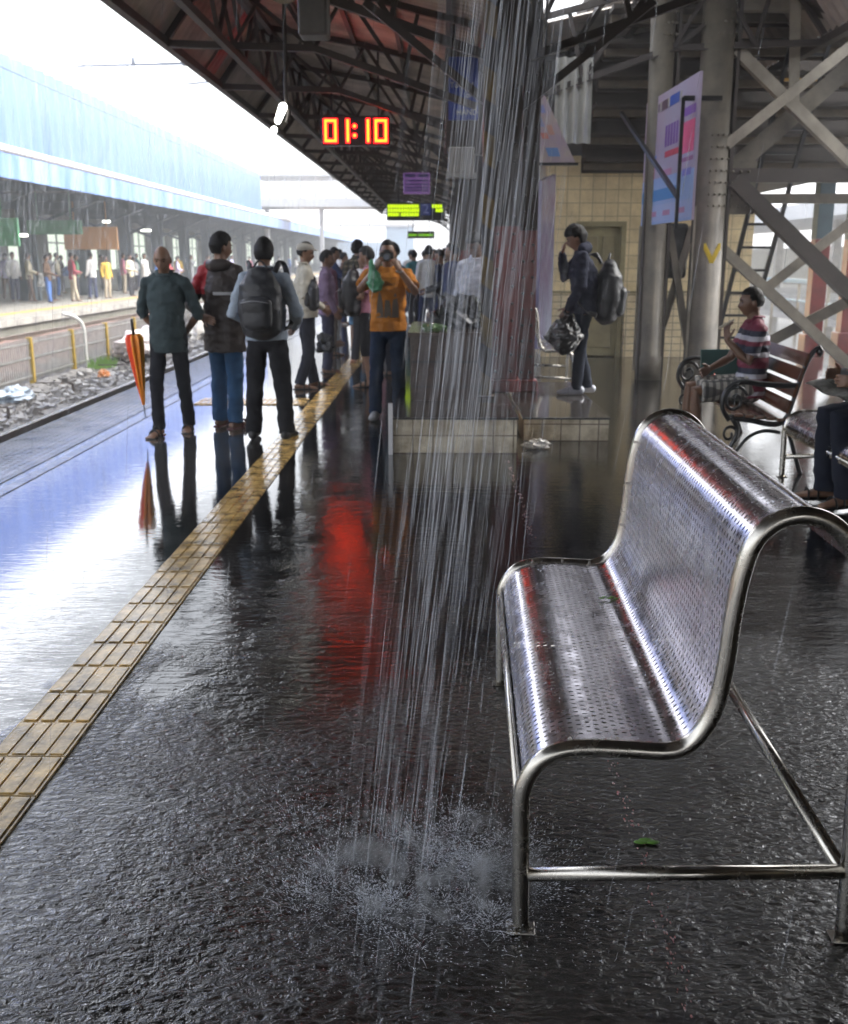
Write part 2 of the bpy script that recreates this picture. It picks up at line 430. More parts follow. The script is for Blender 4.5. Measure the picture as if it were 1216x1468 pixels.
# trackside rubble, many loose stones
M['stone'] = mat('wet_stone', (0.42, 0.40, 0.38), 0.35, var=0.7, vscale=3)
b = BM()
for k in range(2600):
    x = random.uniform(-7.6, -6.35); y = 11 + 30 * random.random() ** 1.4; s = random.uniform(0.02, 0.085)
    p = bal(x, y); a = random.uniform(0, 6.28); q = [Vector((random.uniform(.6, 1) * s * dx, random.uniform(.6, 1) * s * dy, random.uniform(.3, .9) * s * dz)) for dx in (-1, 1) for dy in (-1, 1) for dz in (-.4, 1)]
    rm = Matrix.Rotation(a, 3, 'Z') @ Matrix.Rotation(random.uniform(-.5, .5), 3, 'X')
    v = [b.verts.new(p + rm @ u) for u in q]
    for f in ((0, 1, 3, 2), (4, 6, 7, 5), (0, 4, 5, 1), (2, 3, 7, 6), (0, 2, 6, 4), (1, 5, 7, 3)): b.faces.new([v[i] for i in f])
tag(obj('trackside_stones', b, M['stone']), 'loose wet grey stones between the rail and the fence', 'stones', kind='stuff')
def rubbish(name, label, loc, s, col, seed, m=None, group=None):
    b = BM(); ball(b, (0, 0, 0), s, 20, 14)
    for v in b.verts:
        d = noise.noise(v.co * (3.2 / max(s)) + Vector((seed, 0, 0))); e = noise.noise(v.co * (9 / max(s)) + Vector((0, seed, 0)))
        v.co *= 1 + 0.55 * d + 0.3 * e
        v.co.z = max(v.co.z, -s[2] * 0.55)
    for f in b.faces: f.smooth = False
    return tag(obj(name, b, m or mat(name + '_plastic', col, 0.35, var=0.5, vscale=8, coat=0.3), loc=loc), label, 'litter', group)
rubbish('rubbish_heap', 'large pale heap of sacks against the fence behind the man in the teal shirt', (-7.3, 24.8, -0.55), (0.5, 1.3, 0.42), (0.82, 0.72, 0.68), 1)
rubbish('rubbish_heap', 'second pale heap of sacks seen between the teal shirt and the brown jacket', (-7.4, 32.0, -0.5), (0.5, 1.3, 0.55), (0.80, 0.76, 0.70), 4)
rubbish('plastic_bag', 'crumpled white and blue plastic bag lying by the fence', (-7.35, 17.3, -0.74), (0.3, 0.45, 0.14), (0.62, 0.72, 0.82), 2)
rubbish('plastic_wrapper', 'small orange wrapper on the stones', (-6.9, 20.8, -0.76), (0.12, 0.12, 0.09), (0.85, 0.32, 0.08), 3)
b = BM()
for k in range(240):
    a = random.uniform(0, 6.28); r = random.uniform(0, .5); x, y = r * math.cos(a) * .6, r * math.sin(a); h = random.uniform(.06, .28); w = .012
    c = math.cos(a * 3); v = [b.verts.new(q) for q in ((x - w, y, 0), (x + w, y, 0), (x + c * .08 + w * .3, y + .05, h))]; b.faces.new(v)
tag(obj('weeds', b, mat('weed_green', (0.16, 0.30, 0.05), 0.6), loc=(-7.45, 22.4, -0.78)), 'tuft of green weeds at the foot of the bent pipe', 'weeds')

# ------------------------------------------------------------------ the far platform's shed
def corr_mat(name, c1, c2, scale, rough=0.35):
    m = mat(name, c1, rough); n = m.node_tree.nodes; l = m.node_tree.links; b = n['Principled BSDF']
    tc = n.new('ShaderNodeTexCoord'); nz = n.new('ShaderNodeTexNoise'); nz.inputs['Scale'].default_value = scale; nz.inputs['Detail'].default_value = 5
    mp = n.new('ShaderNodeMapping'); mp.inputs['Scale'].default_value = (0.15, 1, 0.15); l.new(tc.outputs['Object'], mp.inputs['Vector']); l.new(mp.outputs[0], nz.inputs['Vector'])
    rp = n.new('ShaderNodeValToRGB'); rp.color_ramp.elements[0].position = 0.35; rp.color_ramp.elements[1].position = 0.65
    rp.color_ramp.elements[0].color = (*c2, 1); rp.color_ramp.elements[1].color = (*c1, 1)
    l.new(nz.outputs['Fac'], rp.inputs['Fac']); l.new(rp.outputs['Color'], b.inputs['Base Color']); return m
M['blue'] = corr_mat('blue_sheet', (0.085, 0.155, 0.44), (0.055, 0.11, 0.36), 1.2)
M['palesheet'] = corr_mat('pale_translucent_sheet', (0.80, 0.83, 0.88), (0.72, 0.77, 0.85), 1.5)
M['whitegut'] = mat('white_gutter', (0.8, 0.8, 0.8), 0.4, var=0.15)
M['teal'] = mat('dark_teal_steel', (0.045, 0.085, 0.105), 0.45, var=0.3)
M['dark'] = mat('shed_soffit', (0.05, 0.05, 0.055), 0.8, var=0.4, vscale=2)
t = thing('far_station_shed', 'long curved shed with a bright blue corrugated roof over the far platform', 'station shed', (0, 0, 0))
prof = [(-11.5, 4.28), (-11.52, 6.4), (-11.75, 7.9), (-12.4, 9.3), (-13.5, 10.5), (-15.3, 11.75), (-18, 13.1), (-22, 14.3), (-26, 14.6)]
PP = catmull([(x, 0, z) for x, z in prof], 4)
ys = [10 + 0.2 * i for i in range(291)]
b = BM(); nblue = 8
def roofpt(i, y):
    p = PP[int(i)]; k = 0.05 * math.sin(y / 0.4 * PI * 1.0)
    return Vector((p.x + k * (1 if i < 12 else 0.3), y, p.z + k * (0 if i < 12 else 1)))
V = [[b.verts.new(roofpt(i, y)) for y in ys] for i in range(len(PP))]
for i in range(len(PP) - 1):
    for j in range(len(ys) - 1):
        f = b.faces.new((V[i][j], V[i][j+1], V[i+1][j+1], V[i+1][j])); f.smooth = True
        f.material_index = 0 if i < 5 else 1
obj('roof', b, [M['blue'], M['palesheet']], t)
b = BM(); pv = [b.verts.new((p.x, 68.02, p.z)) for p in PP] + [b.verts.new((-26, 68.02, 4.3))]; b.faces.new(pv); obj('gable_end', b, M['palesheet'], t)
b = BM(); rod(b, (-11.38, 8, 4.34), (-11.38, 160, 4.34), 0.11, 8); obj('gutter', b, M['whitegut'], t)
b = BM(); ysf = [8 + 0.25 * i for i in range(610)]
grid(b, lambda v, y: Vector((-11.3 - 0.02 * v + 0.03 * math.sin(y / 0.25 * PI / 2), y, 4.22 - 0.62 * v)), [0, 0.5, 1.0], ysf); obj('valance', b, corr_mat('valance_sheet', (0.18, 0.27, 0.50), (0.07, 0.15, 0.40), 2), t)
b = BM(); box(b, -20, -11.5, 8, 160, 3.95, 4.0); obj('soffit', b, M['dark'], t)
for k in range(26):
    y = 9 + k * 6; b = BM()
    bar(b, (-11.6, y, 3.75), (-19.8, y, 3.75), 0.1, 0.3); bar(b, (-15.5, y, 2.6), (-12.6, y, 3.7), 0.1, 0.12); bar(b, (-15.5, y, 2.6), (-18.4, y, 3.7), 0.1, 0.12); obj('cross_beam', b, M['teal'], t)
for k in range(24):
    b = BM(); y = 15 + k * 6; box(b, -15.72, -15.28, y - 0.2, y + 0.2, 0, 3.9); box(b, -15.8, -15.2, y - 0.28, y + 0.28, 0, 0.9); 
    box(b, -15.25, -15.1, y - 0.06, y + 0.06, 0, 3.9)
    obj('column', b, M['teal'], t)
# hall behind the far platform
bw = BM(); mbw = mat('hall_wall', (0.30, 0.33, 0.31), 0.8, var=0.35, vscale=0.8)
hall = thing('far_hall', 'dim hall with lit green and white windows behind the far platform crowd', 'building', (-20, 0, 0))
box(bw, -0.2, 0.0, 6, 170, 0, 0.9); box(bw, -0.2, 0, 6, 170, 3.2, 4.2)
for k in range(34): box(bw, -0.2, 0, 6 + k * 5, 8.2 + k * 5, 0.9, 3.2)
obj('wall', bw, mbw, hall)
gw = mat('window_daylight', (0.75, 0.85, 0.72), 0.4, emit=0.2, ecol=(0.85, 0.95, 0.8))
for k in range(33):
    b = BM(); box(b, -0.15, -0.1, 8.2 + k * 5, 11 + k * 5, 0.9, 3.2); f = obj('window', b, gw, hall)
    b = BM(); y = 9.6 + k * 5; box(b, -0.1, -0.04, y - .04, y + .04, 0.9, 3.2); box(b, -0.1, -0.04, y - 1.4, y + 1.4, 2.3, 2.37); obj('window_frame', b, M['teal'], f)
# boards, boxes and lamps hanging under the far shed
mg = mat('green_board', (0.05, 0.22, 0.10), 0.5, var=0.3); mo = mat('orange_board', (0.6, 0.3, 0.1), 0.5)
tl = mat('lit_tube', (1, 1, 0.95), 0.3, emit=1.2, ecol=(1, 1, 0.92)); ml = mat('lit_led_rows', (0.8, 0.7, 0.1), 0.5, emit=.25, ecol=(0.85, 0.85, 0.35))
for i, (y, x, lb, mm, w_, h_, z_) in enumerate(((30.5, -13.5, 'green notice board under the far shed at the left edge', mg, 2.4, 0.8, 1.9), (42.5, -14.2, 'green and orange board hanging above the far crowd', mo, 2.2, 0.9, 1.9),
        (38.0, -14.0, 'long green board hanging in the middle of the far shed', mg, 2.0, 0.5, 2.4))):
    b = BM(); box(b, -w_/2, w_/2, -0.06, 0.06, 0, h_, bev=0.02); bar(b, (-w_*.3, 0, h_), (-w_*.3, 0, 3.95 - z_), 0.03); bar(b, (w_*.3, 0, h_), (w_*.3, 0, 3.95 - z_), 0.03)
    tag(obj('hanging_board', b, mm, loc=(x, y, z_)), lb, 'board', 'boards under the far shed')
t = thing('train_indicator', 'dim yellow lit train indicator under the left end of the far shed', 'display', (-13.3, 28.5, 3.0))
b = BM(); box(b, -0.6, 0.6, -0.08, 0.08, 0, 0.36, bev=0.02); bar(b, (0, 0, .36), (0, 0, .95), .04); obj('housing', b, M['dark'], t)
b = BM(); [box(b, -0.52 + i * 0.27, -0.3 + i * 0.27, -0.09, -0.082, 0.05 + j * 0.11, 0.12 + j * 0.11) for i in range(4) for j in range(3)]; obj('led_rows', b, ml, t)
for i, (x, y, z, L_, lb) in enumerate(((-13.9, 31.5, 1.93, 0.95, 'lit fluorescent tube above the crowd at the left edge'), (-14.8, 37.0, 2.35, 0.35, 'small lit lamp beside the second far column'),
                                       (-14.0, 44.0, 3.05, 0.3, 'small warm lit lamp under the far shed roof'), (-14.6, 52.0, 2.9, 0.5, 'far lit lamp behind the head of the man in the teal shirt'))):
    t = thing('tube_lamp', lb, 'lamp', (x, y, z), 0, 'lit lamps under the far shed')
    rod(b := BM(), (-L_/2, 0, 0), (L_/2, 0, 0), 0.035 if L_ > .5 else .05, 8); obj('tube', b, tl, t)
    b = BM(); box(b, -L_/2, L_/2, -0.05, 0.05, 0.1, 0.14); bar(b, (0, 0, .14), (0, 0, 3.95 - z), .03); obj('fitting', b, M['teal'], t)
b = BM(); box(b, -0.4, 0.4, -0.3, 0.3, 0, 0.85, bev=0.03); tag(obj('equipment_box', b, mat('grey_cabinet', (0.42, 0.42, 0.42), 0.5), loc=(-14.9, 33.4, 2.45)), 'grey cabinet fixed to the first far column', 'cabinet')

# ------------------------------------------------------------------ footbridge and sheds far down the line
M['bridge'] = mat('pale_bridge_paint', (0.66, 0.67, 0.68), 0.5, var=0.15)
t = thing('footbridge', 'pale covered footbridge crossing the tracks in the distance', 'footbridge', (0, 76, 0))
b = BM(); box(b, -13.5, 12, 0, 4, 5.15, 5.75); obj('deck', b, M['bridge'], t)
b = BM(); box(b, -13.5, 12, -0.3, 4.3, 7.25, 7.42); obj('roof', b, M['bridge'], t)
b = BM()
for k in range(9):
    z = 5.85 + k * 0.15; box(b, -13.5, 12, 0.02, 0.06, z, z + 0.045)
for k in range(24): box(b, -13.4 + k * 1.1, -13.25 + k * 1.1, -0.02, 0.1, 5.75, 7.25)
obj('railing', b, M['bridge'], t)
for x in (-12.8, -8.75, 6):
    b = BM(); box(b, x - 0.12, x + 0.12, 1.6, 2.4, -1.2, 5.15); obj('pier', b, M['bridge'], t)
b = BM(); box(b, -11.5, -6.0, 0, 0.4, 0, 3.3); box(b, -6, -2.9, 0, .4, 0, 5); 
t = thing('distant_building', 'hazy pale blue building far beyond the footbridge', 'building', (0, 118, 0))
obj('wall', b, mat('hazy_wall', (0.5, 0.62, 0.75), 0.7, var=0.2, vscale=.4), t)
b = BM(); box(b, -12, -2.5, -0.3, 0.8, 5.0, 5.3); obj('roof', b, M['bridge'], t)
# overhead line
b = BM(); wm = mat('copper_wire', (0.10, 0.12, 0.15), 0.5)
for k in range(14):
    rod(b, (-5.6, 4 + k * 10, 5.9 + (0 if k % 2 else .12)), (-5.6, 14 + k * 10, 5.9 + (.12 if k % 2 else 0)), 0.012, 5)
for k in range(28):
    y = 4 + k * 5; f0 = lambda q: 6.6 + 0.55 * (((q - 4) % 50) / 25 - 1) ** 2
    rod(b, (-5.6, y, f0(y)), (-5.6, y + 5, f0(y + 4.999)), 0.012, 5); rod(b, (-5.6, y, 5.95), (-5.6, y, f0(y)), 0.007, 4)
tag(obj('overhead_wire', b, wm), 'thin sagging overhead line above the near track', 'wire')
b = BM()
for k in range(14):
    rod(b, (-9.8, 4 + k * 10, 5.7), (-9.8, 14 + k * 10, 5.7), 0.014, 5); rod(b, (-9.8, 4 + k * 10, 6.5 + (.4 if k % 2 else 0)), (-9.8, 14 + k * 10, 6.5 + (0 if k % 2 else .4)), 0.012, 5)
tag(obj('overhead_wire', b, wm), 'thin overhead line in front of the blue shed roof', 'wire')
t = thing('catenary_bracket', 'horizontal bracket arms holding the overhead lines before the blue roof', 'bracket', (0, 34, 0))
b = BM(); bar(b, (-11.4, 0, 7.4), (-4.2, 0, 7.55), 0.07); bar(b, (-9.8, 0, 7.4), (-9.8, 0, 6.5), .04); bar(b, (-8.6, 0, 6.8), (-5.6, 0, 7.1), 0.05); obj('arm', b, wm, t)
b = BM(); [rod(b, (x, 0, 7.4), (x, 0, 7.65), 0.07, 8) for x in (-9.6, -8.0, -6.4)]; obj('insulator', b, wm, t)
# ------------------------------------------------------------------ our platform's canopy
M['sheet'] = mat('rusty_roof_sheet', (0.60, 0.53, 0.46), 0.5, var=0.6, vscale=1.3, bump=0.2)
M['truss'] = mat('grimy_truss_paint', (0.05, 0.038, 0.032), 0.6, var=0.4, vscale=6)
M['redglow'] = mat('painted_red_glow', (0.5, 0.05, 0.04), 0.45, var=0.4, vscale=3)  # red light on the roof, given as a base colour
t = thing('platform_canopy', 'long rusty corrugated platform roof on dark steel trusses', 'station roof', (0, 0, 0))
prof = [(-3.4, 4.2), (-2.75, 5.05), (-1.2, 4.78), (0.35, 4.45), (0.5, 4.38), (0.8, 4.38), (0.95, 4.45), (2.5, 4.78), (4.1, 5.05), (4.75, 4.25)]
Y0, Y1 = -24.0, 62.0
cp = 0.2
ny = int((Y1 - Y0) / (cp / 4))
ys = [Y0 + i * cp / 4 for i in range(ny + 1)]
b = BM()
V = []
for (x, z) in prof:
    V.append([b.verts.new((x, y, z + 0.022 * math.sin(2 * PI * y / cp))) for y in ys])
for i in range(len(prof) - 1):
    for j in range(len(ys) - 1):
        y = ys[j]
        if i == 6 and 10.6 < y < 14.4: continue            # missing sheets on the station side
        if i == 7 and 10.0 < y < 12.2: continue
        f = b.faces.new((V[i][j], V[i][j+1], V[i+1][j+1], V[i+1][j])); f.smooth = True
obj('roof_sheet', b, M['sheet'], t)
# trusses across, one part each
for k in range(27):
    y = -21.8 + k * 3.2; b = BM()
    for s, e in ((-1, -3.35), (1, 4.7)):
        c = 0.65
        top = [(e, 4.12), (e + (0.62 if s < 0 else -0.62), 4.93), (c + s * 1.8, 4.66), (c + s * 0.25, 4.28)]
        bot = [(e, 4.08), (c + s * 2.2, 4.02), (c + s * 0.2, 3.35)]
        for P_, w_ in ((top, .07), (bot, .07)):
            for a, d in zip(P_, P_[1:]): angle(b, (a[0], y, a[1]), (d[0], y, d[1]), w_, 0.012)
        for a, d in ((top[1], bot[1]), (top[2], bot[1]), (top[2], (c + s * 1.1, 3.66)), ((c + s * 0.9, 4.46), (c + s * 1.1, 3.66)), (top[1], (c + s*3.2, 4.05)), ((c + s*2.7, 4.82), (c+s*3.2, 4.05)), ((c+s*2.7, 4.82), bot[1])):
            angle(b, (a[0], y + .02, a[1]), (d[0], y + .02, d[1]), 0.042, 0.008)
    obj('truss', b, M['truss'], t)
b = BM()
for x, z, w_ in ((-3.38, 4.13, .1), (-3.05, 4.55, .06), (-2.7, 4.96, .08), (-2.0, 4.86, .06), (-1.3, 4.74, .06), (-0.6, 4.6, .06), (0.1, 4.45, .06), (1.3, 4.48, .06), (2.0, 4.62, .06), (2.8, 4.77, .06), (3.5, 4.9, .06), (4.7, 4.13, .1)):
    bar(b, (x, Y0, z), (x, Y1, z), w_, w_)
obj('purlin', b, M['truss'], t)
b = BM()                                              # the long lattice girder that carries the eave
for k in range(52):
    y = -21 + k * 1.6
    bar(b, (-2.55, y, 4.05), (-2.55, y + 0.8, 4.85), 0.045, 0.045); bar(b, (-2.55, y + 0.8, 4.85), (-2.55, y + 1.6, 4.05), 0.045, 0.045)
bar(b, (-2.55, Y0, 4.02), (-2.55, Y1, 4.02), 0.08); bar(b, (-2.55, Y0, 4.88), (-2.55, Y1, 4.88), 0.08)
obj('lattice_girder', b, M['truss'], t)
b = BM(); sweep(b, [(0.65, Y0, 4.2), (0.65, Y1, 4.2)], 0.17, 10); obj('gutter', b, M['truss'], t)
for y0, y1_ in ((10.9, 11.5), (15.6, 16.2)):  # clock's red glow on the eave, put in as coloured sheets
    b = BM(); grid(b, lambda x, y: Vector((x, y, (4.2 + (x + 3.4) / .65 * .85) - 0.06 + 0.022 * math.sin(2 * PI * y / cp))), [-3.36, -3.0, -2.78], [y0 + i * .05 for i in range(int((y1_ - y0) / .05))]); obj('red_glow_sheet', b, M['redglow'], t)

# columns along the middle of the platform
M['redp'] = mat('red_column_paint', (0.22, 0.022, 0.02), 0.32, var=0.45, vscale=4, coat=0.25)
M['greyp'] = mat('grimy_cream_paint', (0.19, 0.165, 0.125), 0.5, var=0.6, vscale=2.2)
M['darkp'] = mat('dark_grimy_paint', (0.06, 0.047, 0.038), 0.55, var=0.4, vscale=3)
def column(x, y, w_, label, rh=1.83, dark='darkp', z0=0.0, brace=True):
    t = thing('platform_column', label, 'column', (x, y, z0), 0, 'columns along the platform')
    h = w_ / 2
    def sect(b, a, c):
        box(b, -h, h, -h, -h + .03, a, c); box(b, -h, h, h - .03, h, a, c); box(b, -.02, .02, -h + .03, h - .03, a, c)
        for s in (-1, 1):
            box(b, s * h - .012, s * h + .012, -h - .015, -h + .055, a, c); box(b, s * h - .012, s * h + .012, h - .055, h + .015, a, c)
    b = BM(); sect(b, 0, rh); box(b, -h - .05, h + .05, -h - .05, h + .05, 0, .12, bev=.01); obj('painted_base', b, M['redp'], t)
    b = BM(); sect(b, rh + .002, 4.2 - z0); obj('shaft', b, M[dark], t)
    b = BM()
    for s in (-1, 1):
        for k in range(int((4.1 - z0) / .16)):
            for q in (-1, 1): ball(b, (q * h * .62, s * (h + .004), .2 + k * .16), (.014, .01, .014), 6, 4)
    obj('rivets', b, M[dark], t)
    if brace:
        b = BM()
        for s in (-1, 1):
            bar(b, (s * h, 0, 2.9 - z0), (s * 1.3, 0, 3.8 - z0), .07, .07); bar(b, (0, s * h, 2.9 - z0), (0, s * 1.3, 3.9 - z0), .07, .07)
        obj('knee_brace', b, M['truss'], t)
    return t
column(0.62, 9.95, 0.24, 'red based riveted steel column right behind the falling water', z0=0.3, rh=1.55)
column(0.90, 10.65, 0.15, 'slimmer red based column just right of the falling water', z0=0.21, rh=1.62, brace=False)
for i, y in enumerate((18.4, 26.8, 35.2, 43.6, 52.0)):
    column(0.62, y, 0.24, ('riveted steel column behind the blue hanging sign', 'riveted column second beyond the blue sign', 'riveted column deep in the middle crowd', 'small far riveted column behind the crowd', 'farthest riveted column under the roof')[i], rh=1.75)
column(0.62, -2.6, 0.24, 'riveted steel column behind the photographer', rh=1.75)
# two dark service shafts hung around the middle column
b = BM(); box(b, -.11, .11, -.12, .12, 0, 2.35, bev=.01); box(b, -.13, .13, -.15, .15, .9, .95)
tag(obj('cable_duct', b, M['darkp'], loc=(0.87, 10.95, 1.95)), 'broad dark cable duct rising beside the second red column to the roof', 'duct')
b = BM(); box(b, -.28, .28, -.1, .1, 0, 1.4, bev=.01); [box(b, -.3, .3, -.12, -.1, z, z + .04) for z in (.3, .7, 1.1)]
tag(obj('duct_panel', b, M['darkp'], loc=(0.36, 15.2, 2.98)), 'dark sheet panel hanging behind the blue sign', 'panel')
# striped pole
t = thing('striped_pole', 'thin pole painted in slanting yellow and black bands behind the falling water', 'pole', (0.43, 9.35, 0.3))
my = mat('warning_yellow', (0.17, 0.105, 0.01), 0.4, var=0.5); mk = mat('warning_black', (0.03, 0.025, 0.022), 0.4)
b = BM(); hw = .052
bt = 0.0; k = 0
while bt < 3.85:
    nx = min(bt + .26, 3.9); s = .07
    for (xa, ya), (xb, yb) in (((-hw, -hw), (hw, -hw)), ((hw, -hw), (hw, hw)), ((hw, hw), (-hw, hw)), ((-hw, hw), (-hw, -hw))):
        za = s if xa > 0 else 0; zb = s if xb > 0 else 0
        f = b.faces.new([b.verts.new(q) for q in ((xa, ya, max(0, bt - za)), (xb, yb, max(0, bt - zb)), (xb, yb, nx - zb), (xa, ya, nx - za))]); f.material_index = k % 2
    bt = nx; k += 1
obj('banded_shaft', b, [my, mk], t)
b = BM(); box(b, -.09, .09, -.09, .09, 0, .03); obj('base_plate', b, M['darkp'], t)

# plinths round the columns, and the granite counter
M['ptile'] = brick_mat('dirty_cream_plinth_tile', (0.80, 0.72, 0.57), (0.25, 0.2, 0.15), 1.0, bw=0.165, rh=0.148, rough=0.3, dirt=0.62, msize=0.006, axis='x')
M['granite'] = mat('brown_granite', (0.085, 0.058, 0.048), 0.16, var=0.45, vscale=30)
M['ctop'] = mat('dark_wet_top', (0.05, 0.045, 0.042), 0.08, var=0.4, vscale=4)
def plinth(x0, x1, y0, y1, h, label):
    t = thing('column_plinth', label, 'plinth', (x0, y0, 0), 0, 'tiled plinths round the columns')
    b = BM(); box(b, 0, x1 - x0, 0, y1 - y0, 0, h - .022); obj('tiled_side', b, M['ptile'], t)
    b = BM(); box(b, -.012, x1 - x0 + .012, -.012, y1 - y0, h - .02, h, bev=.004); obj('stone_top', b, M['ctop'], t)
plinth(-0.377, 0.64, 8.2, 11.2, 0.30, 'cream tiled plinth under the brown counter, left of the falling water')
plinth(0.742, 1.49, 8.8, 11.4, 0.21, 'low cream tiled plinth under the feet of the boy with two bags')
t = thing('granite_counter', 'brown polished granite counter standing on the tiled plinth', 'counter', (-0.26, 9.2, 0.301))
b = BM(); box(b, 0, .62, 0, 1.6, 0, .57); obj('body', b, M['granite'], t)
b = BM(); box(b, -.02, .64, -.02, 1.62, .572, .612, bev=.005); obj('counter_top', b, M['granite'], t)
b = BM(); box(b, .01, .61, -.012, -.002, .34, .36); box(b, .01, .61, -.012, -.002, .12, .13); obj('joint_strip', b, M['ctop'], t)
for (x, y, s, c, lb) in ((-0.05, 9.45, (.10, .08, .04), (.12, .22, .08), 'small green and white packet on the near left corner of the granite counter'), (0.16, 9.75, (.2, .16, .2), (.02, .02, .025), 'black bag lying in the middle of the granite counter'),
        (0.05, 10.05, (.10, .09, .09), (.15, .5, .55), 'turquoise cloth bag at the back of the granite counter'), (.32, 10.2, (.18, .16, .16), (.12, .13, .1), 'olive bag at the back right of the granite counter')):
    rubbish('bag', lb, (x, y, 0.915 + s[2] * .5), s, c, x * 9, group='bags on the counter')['category'] = 'bag'
b = BM(); box(b, 0, .035, -.035, .0, 0, .42); tag(obj('corner_guard', b, mat('bright_edge_strip', (.5, .5, .52), .3, metal=.6), loc=(-0.41, 8.17, 0.0)), 'thin bright edge strip on the left corner of the tiled plinth', 'edge strip')

# ------------------------------------------------------------------ clock, signs and lamps
M['black'] = mat('black_housing', (0.012, 0.012, 0.013), 0.35)
M['segr'] = mat('clock_glow_red', (0.9, 0.02, 0.01), 0.4, emit=1.4, ecol=(1.0, 0.0036, 0.010))
M['segy'] = mat('clock_core_amber', (.5, 0.2, 0.02), 0.4, emit=3.2, ecol=(1.0, 0.072, 0.0042))
CW, CH = 1.08, 0.44
t = thing('platform_clock', 'hanging digital clock showing 01:10 in glowing amber and red', 'clock', (-1.33, 17.0, 3.51))
b = BM(); box(b, -CW/2, CW/2, -.06, .1, -CH/2, CH/2, bev=.015); obj('housing', b, M['black'], t)
for x in (-.38, .36): obj('hanger', bar(BM(), (x, .02, CH/2), (x, .02, 1.2), .03), M['black'], t)
def seg_digit(cx, ch, w_=0.155, h_=0.30, th=.036):
    segs = {'0': 'abcdef', '1': 'bc'}[ch]
    L = {'a': ((-w_/2, h_/2), (w_/2, h_/2)), 'b': ((w_/2, h_/2), (w_/2, 0)), 'c': ((w_/2, 0), (w_/2, -h_/2)), 'd': ((-w_/2, -h_/2), (w_/2, -h_/2)), 'e': ((-w_/2, -h_/2), (-w_/2, 0)), 'f': ((-w_/2, 0), (-w_/2, h_/2))}
    core, glow = BM(), BM()
    for s in segs:
        (x0, z0), (x1, z1) = L[s]
        bar(core, (cx + x0, -.082, z0), (cx + x1, -.082, z1), th, .006, up=Vector((0, 1, 0))) if False else None
        e = th / 2; box(core, cx + min(x0, x1) - e, cx + max(x0, x1) + e, -.0815 - .001 * 'abcdef'.index(s), -.078, min(z0, z1) - e, max(z0, z1) + e)
        e = th / 2 + .017; box(glow, cx + min(x0, x1) - e, cx + max(x0, x1) + e, -.0735 - .0005 * 'abcdef'.index(s), -.066, min(z0, z1) - e, max(z0, z1) + e)
    d = obj('digit', glow, M['segr'], t); obj('lit_core', core, M['segy'], d)
seg_digit(-.395, '0'); seg_digit(-.20, '1'); seg_digit(.12, '1'); seg_digit(.40, '0')
for z in (.07, -.07):
    b = BM(); rod(b, (-.015, -.066, z), (-.015, -.076, z), .042, 14); d = obj('colon_dot', b, M['segr'], t)
    b = BM(); rod(b, (-.015, -.077, z), (-.015, -.082, z), .024, 14); obj('lit_core', b, M['segy'], d)

M['ledg'] = mat('lit_led_lime', (0.2, 0.3, 0.0), 0.4, emit=.34, ecol=(0.5, 0.75, 0.0))
M['ledd'] = mat('lit_led_green', (0.05, 0.2, 0.0), 0.4, emit=.16, ecol=(0.3, 0.8, 0.0))
M['signb'] = mat('blue_enamel', (0.014, 0.045, 0.30), 0.35, var=0.2)
M['signw'] = mat('sign_white', (0.6, 0.6, 0.58), 0.5)
def led_sign(loc, w_, h_, label, rows, mled, num=None, side=None):
    t = thing('train_indicator', label, 'display', loc, 0, 'hanging train indicators')
    b = BM(); box(b, 0, w_, -.08, .08, 0, h_, bev=.01); obj('housing', b, M['black'], t)
    for x in (w_ * .2, w_ * .8): obj('hanger', bar(BM(), (x, 0, h_), (x, 0, h_ + .9), .035), M['black'], t)
    b = BM()
    for z, spans in rows:
        for (x0, x1) in spans:
            x = x0
            while x < x1 - .02:
                e = min(x1, x + .07); box(b, x, e - .012, -.092, -.082, z, z + .085, bev=.0); x = e
    obj('led_rows', b, mled, t)
    if num:
        b = BM(); box(b, num[0], num[1], -.09, -.082, .13, h_ - .02); p = obj('number_panel', b, M['signb'], t)
        text('number', '2', .34, mat('pale_blue_figure', (.25, .3, .6), .5), p, ((num[0] + num[1]) / 2, -.095, h_ / 2 + .06), (R(90), 0, 0))
    return t
led_sign((-1.40, 28, 2.53), 1.55, .45, 'hanging train indicator with lime lit rows and a blue number 2 panel',
         [(.32, ((.03, .86), (1.2, 1.5))), (.215, ((.03, .88), (1.3, 1.5))), (.11, ((.03, .34), (.38, .86)))], M['ledg'], (.9, 1.18))
led_sign((-1.36, 45, 2.38), 1.15, .3, 'smaller farther train indicator with dim green letters', [(.1, ((.03, .4), (.46, 1.1)))], M['ledd'])
t = thing('purple_screen', 'small purple hanging screen above the lime train indicator', 'screen', (-.52, 24, 2.97))
b = BM(); box(b, -.3, .3, -.05, .05, 0, .46, bev=.012); obj('casing', b, mat('purple_screen_face', (.10, .06, .18), .3, emit=.06, ecol=(.35, .15, .5)), t)
b = BM(); [box(b, -.27, .27, -.058, -.052, z, z + .035) for z in (.06, .12, .19, .27)]; box(b, -.26, -.03, -.058, -.052, .36, .43); box(b, .03, .26, -.058, -.052, .36, .43); obj('text_rows', b, mat('screen_rows', (.03, .03, .16), .4), t)
b = BM(); bar(b, (0, 0, .46), (0, 0, 1.5), .03); obj('hanger', b, M['black'], t)
